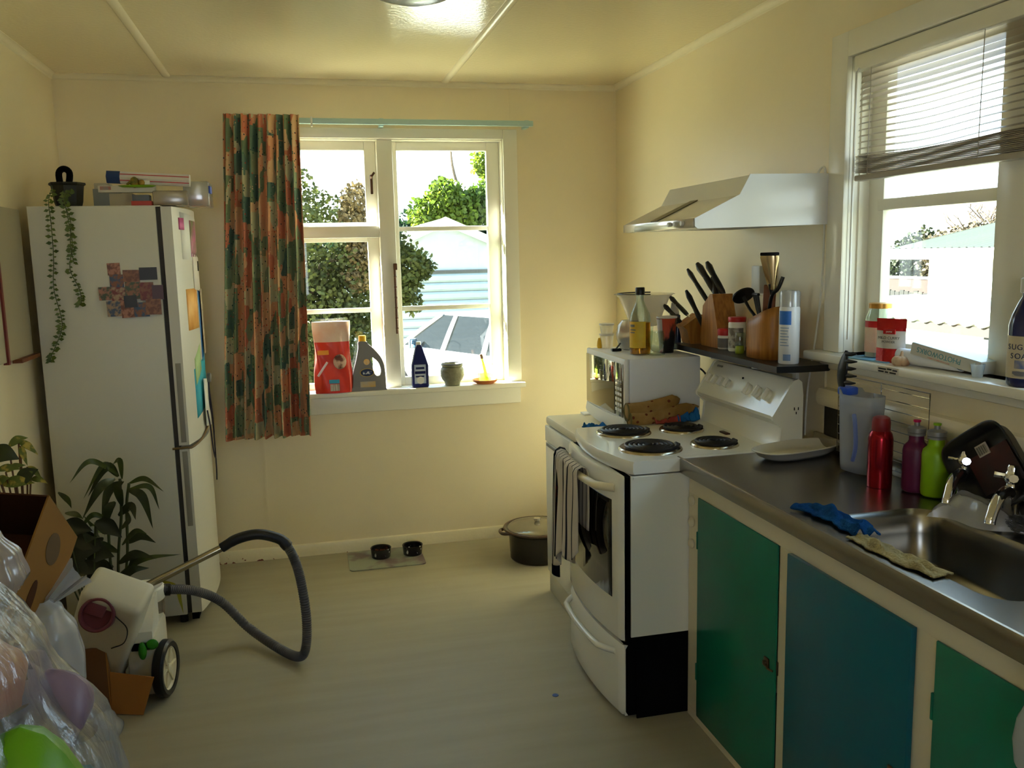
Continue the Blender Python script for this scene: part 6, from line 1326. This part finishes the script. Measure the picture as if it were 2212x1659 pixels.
m=MB().box(.80,.86,.84,.99,1.03,1.19,bev=.03).box(.80,.86,-.99,-.84,1.03,1.19,bev=.03); mk('side_mirror',m,mat('dark_mirror_shell','3a4650',.3),car); mk('mirror_glass',MB().box(.793,.80,.865,.975,1.055,1.17,bev=.003),mat('blue_mirror','7a98b0',.03,metal=1),car)
for x in (-1.4,1.4):
    for s_ in (-1,1):
        m=MB(); m.lathe([(.19,-.09),(.30,-.10),(.31,-.07),(.31,.07),(.30,.10),(.19,.09)],(x,s_*.76,.31),28,axis='y'); w_=mk('tyre',m,RUBBER,car); mk('rim',MB().lathe([(.0,s_*.085),(.10,s_*.095),(.20,s_*.08)],(x,s_*.76,.31),20,axis='y',cap=False),SILV,w_)
m=MB()
for s_ in (-1,1): m.box(-.3,-.18,s_*.853-.006,s_*.853+.006,.80,.83,bev=.004).box(.75,.87,s_*.853-.006,s_*.853+.006,.80,.83,bev=.004)
mk('door_handle',m,CW,car); mk('tail_light',MB().box(-2.215,-2.18,.58,.80,.66,.88,bev=.01).box(-2.215,-2.18,-.80,-.58,.66,.88,bev=.01),RED,car); mk('steering_wheel',MB().tube([(.55,.35+.17*math.cos(a*PI/8),.95+.17*math.sin(a*PI/8)) for a in range(16)],.014,6,closed=True),DGREY,car)
# neighbour house through right window
hs=thing('neighbour_house','white neighbouring house with green grey corrugated roof beyond the right window','house',(9.0,3.85,-.9))
mk('house_wall',B(0,8,-8,4.8,0,2.3),mat('bright_white_wall','efeee8',.8),hs,smooth=False)
mk('eave_board',B(-.45,-.40,-8.5,5.25,2.26,2.44),WHITE,hs,smooth=False)
rm=mat('green_grey_iron','2b312c',.6,spec=.2)
def roofp(u,v):
    y=-8.5+13.75*u; k=1-v; x=-.45+5.0*v; y2=5.25-5*v*1.0; y=min(y,5.25-5.0*v) if False else (-8.5+(13.75-5.0*v)*u); return (x,y,2.44+1.75*v+.018*math.sin(y*2*PI/.16)*1)
mk('roof',MB().grid(roofp,420,4),rm,hs,smooth=60)
m=MB(); m.add([(-.45,5.25,2.44),(4.55,.25,4.19),(8.5,.25,4.19),(8.5,5.25,2.44)],[(0,1,2,3)]); mk('hip_roof',m,rm,hs,solid=.02,smooth=False)
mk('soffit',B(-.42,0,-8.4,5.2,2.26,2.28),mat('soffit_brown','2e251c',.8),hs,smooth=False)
f_=mk('window_frame',B(-.03,.0,2.2,3.6,.9,1.9),WHITE,hs); mk('window_pane',B(-.035,-.03,2.3,3.5,1.0,1.8),mat('dim_pane','c9c6b8',.1),f_)
mk('shed_door',B(-.04,0,4.0,4.6,.2,1.75),mat('pale_door','d6d2c4',.7),hs)
# lean-to roof nearby
ln=thing('carport','low white corrugated lean-to roof on posts just outside the right window','carport',(3.0,.8,-.5))
def cr_(u,v): y=-4.5+7.5*u; return (0+1.9*v,y,1.515+.03*v+.014*math.sin(y*2*PI/.15))
mk('roof_sheet',MB().grid(cr_,400,2),mat('white_corrugated','e6e6e2',.5),ln,solid=.012,smooth=60)
mk('fascia',B(.02,.05,-4.5,3,1.43,1.50),mat('painted_shadow_fascia','1e1812',.8),ln,smooth=False)  # dark brown paints in the shadow band below the roof sheet
for y in (-3.6,-.2,2.6): mk('post',B(.05,.11,y-.03,y+.03,0,1.5),mat('grey_post','2b2a28',.7),ln)
mk('back_wall',B(1.85,1.95,-4.5,3,0,1.5),mat('bright_white_wall'),ln,smooth=False)
# hedge, wall, bare trees far right
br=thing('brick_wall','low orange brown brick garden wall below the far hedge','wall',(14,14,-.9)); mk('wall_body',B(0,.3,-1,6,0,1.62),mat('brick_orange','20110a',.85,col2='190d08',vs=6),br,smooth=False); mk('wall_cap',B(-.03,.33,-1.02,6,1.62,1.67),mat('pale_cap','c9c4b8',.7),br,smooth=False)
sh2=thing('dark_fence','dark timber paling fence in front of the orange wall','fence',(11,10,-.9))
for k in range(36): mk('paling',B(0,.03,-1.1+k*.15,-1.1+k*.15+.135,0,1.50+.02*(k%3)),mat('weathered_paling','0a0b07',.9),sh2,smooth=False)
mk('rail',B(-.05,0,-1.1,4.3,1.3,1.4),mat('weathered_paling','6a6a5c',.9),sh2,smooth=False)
foln=leafm('dusty_green_leaves','121a10','232a18',.8,.3); dry=leafm('dry_brush','332e20','453e2e',.8,.25)
tree('far_tree','dark green conifer at the left edge of the right window view',(15.5,17.3,-.9),2.4,[(0,0,1.8,1.0),(0,-.3,2.4,.6),(0,.3,.9,1.1),(0,-.6,1.3,.8)],8000,.12,foln,11,group=None)
tree('far_tree','pale dry bush between the conifer and the neighbouring house',(15.5,15.6,-.9),2,[(0,.2,2.1,.9),(0,-1.0,2.2,.95),(0,-2,2.3,.9),(0,.5,1.2,.9),(0,-3,2.3,.9)],12000,.10,dry,12)
tree('far_tree','sunlit bushy cabbage tree above the green grey roof',(17,13.3,-.9),3.3,[(0,-.3,3.5,.6),(0,-.9,3.3,.6),(0,.3,3.2,.4)],3500,.2,BG,13)
rd=random.Random(9)
for k,(x,y,h) in enumerate(((16,15.9,3.6),(16,15.1,4.0),(16,14.3,3.7))):
    t=thing('bare_tree','leafless winter tree, %s of the three above the neighbouring roof'%('left','middle','right')[k],'tree',(x,y,-.9),0,'bare winter trees'); mk('trunk',MB().tube([(0,0,0),(.05,.03,h*.5),(0,0,h*.75)],[.09,.06,.03],6),BARK,t)
    m=MB()
    for j in range(26):
        z=h*rd.uniform(.45,.8); a=rd.uniform(0,2*PI); l=rd.uniform(.5,1.1); p=Vector((0,0,z)); q=p+Vector((math.cos(a)*l*.5,math.sin(a)*l*.5,l*.5)); e=q+Vector((rd.uniform(-.2,.2),rd.uniform(-.3,.3),l*.45)); m.tube([p,q,e],[.025,.014,.005],5); 
        for i in range(3): m.tube([q,q+Vector((rd.uniform(-.3,.3),rd.uniform(-.3,.3),rd.uniform(.1,.4)))],[.009,.003],4)
    o=mk('twigs',m,BARK,t); o['kind']='stuff'
for o in list(bpy.data.objects):
    if o.type=='MESH' and o.users==0: bpy.data.objects.remove(o)
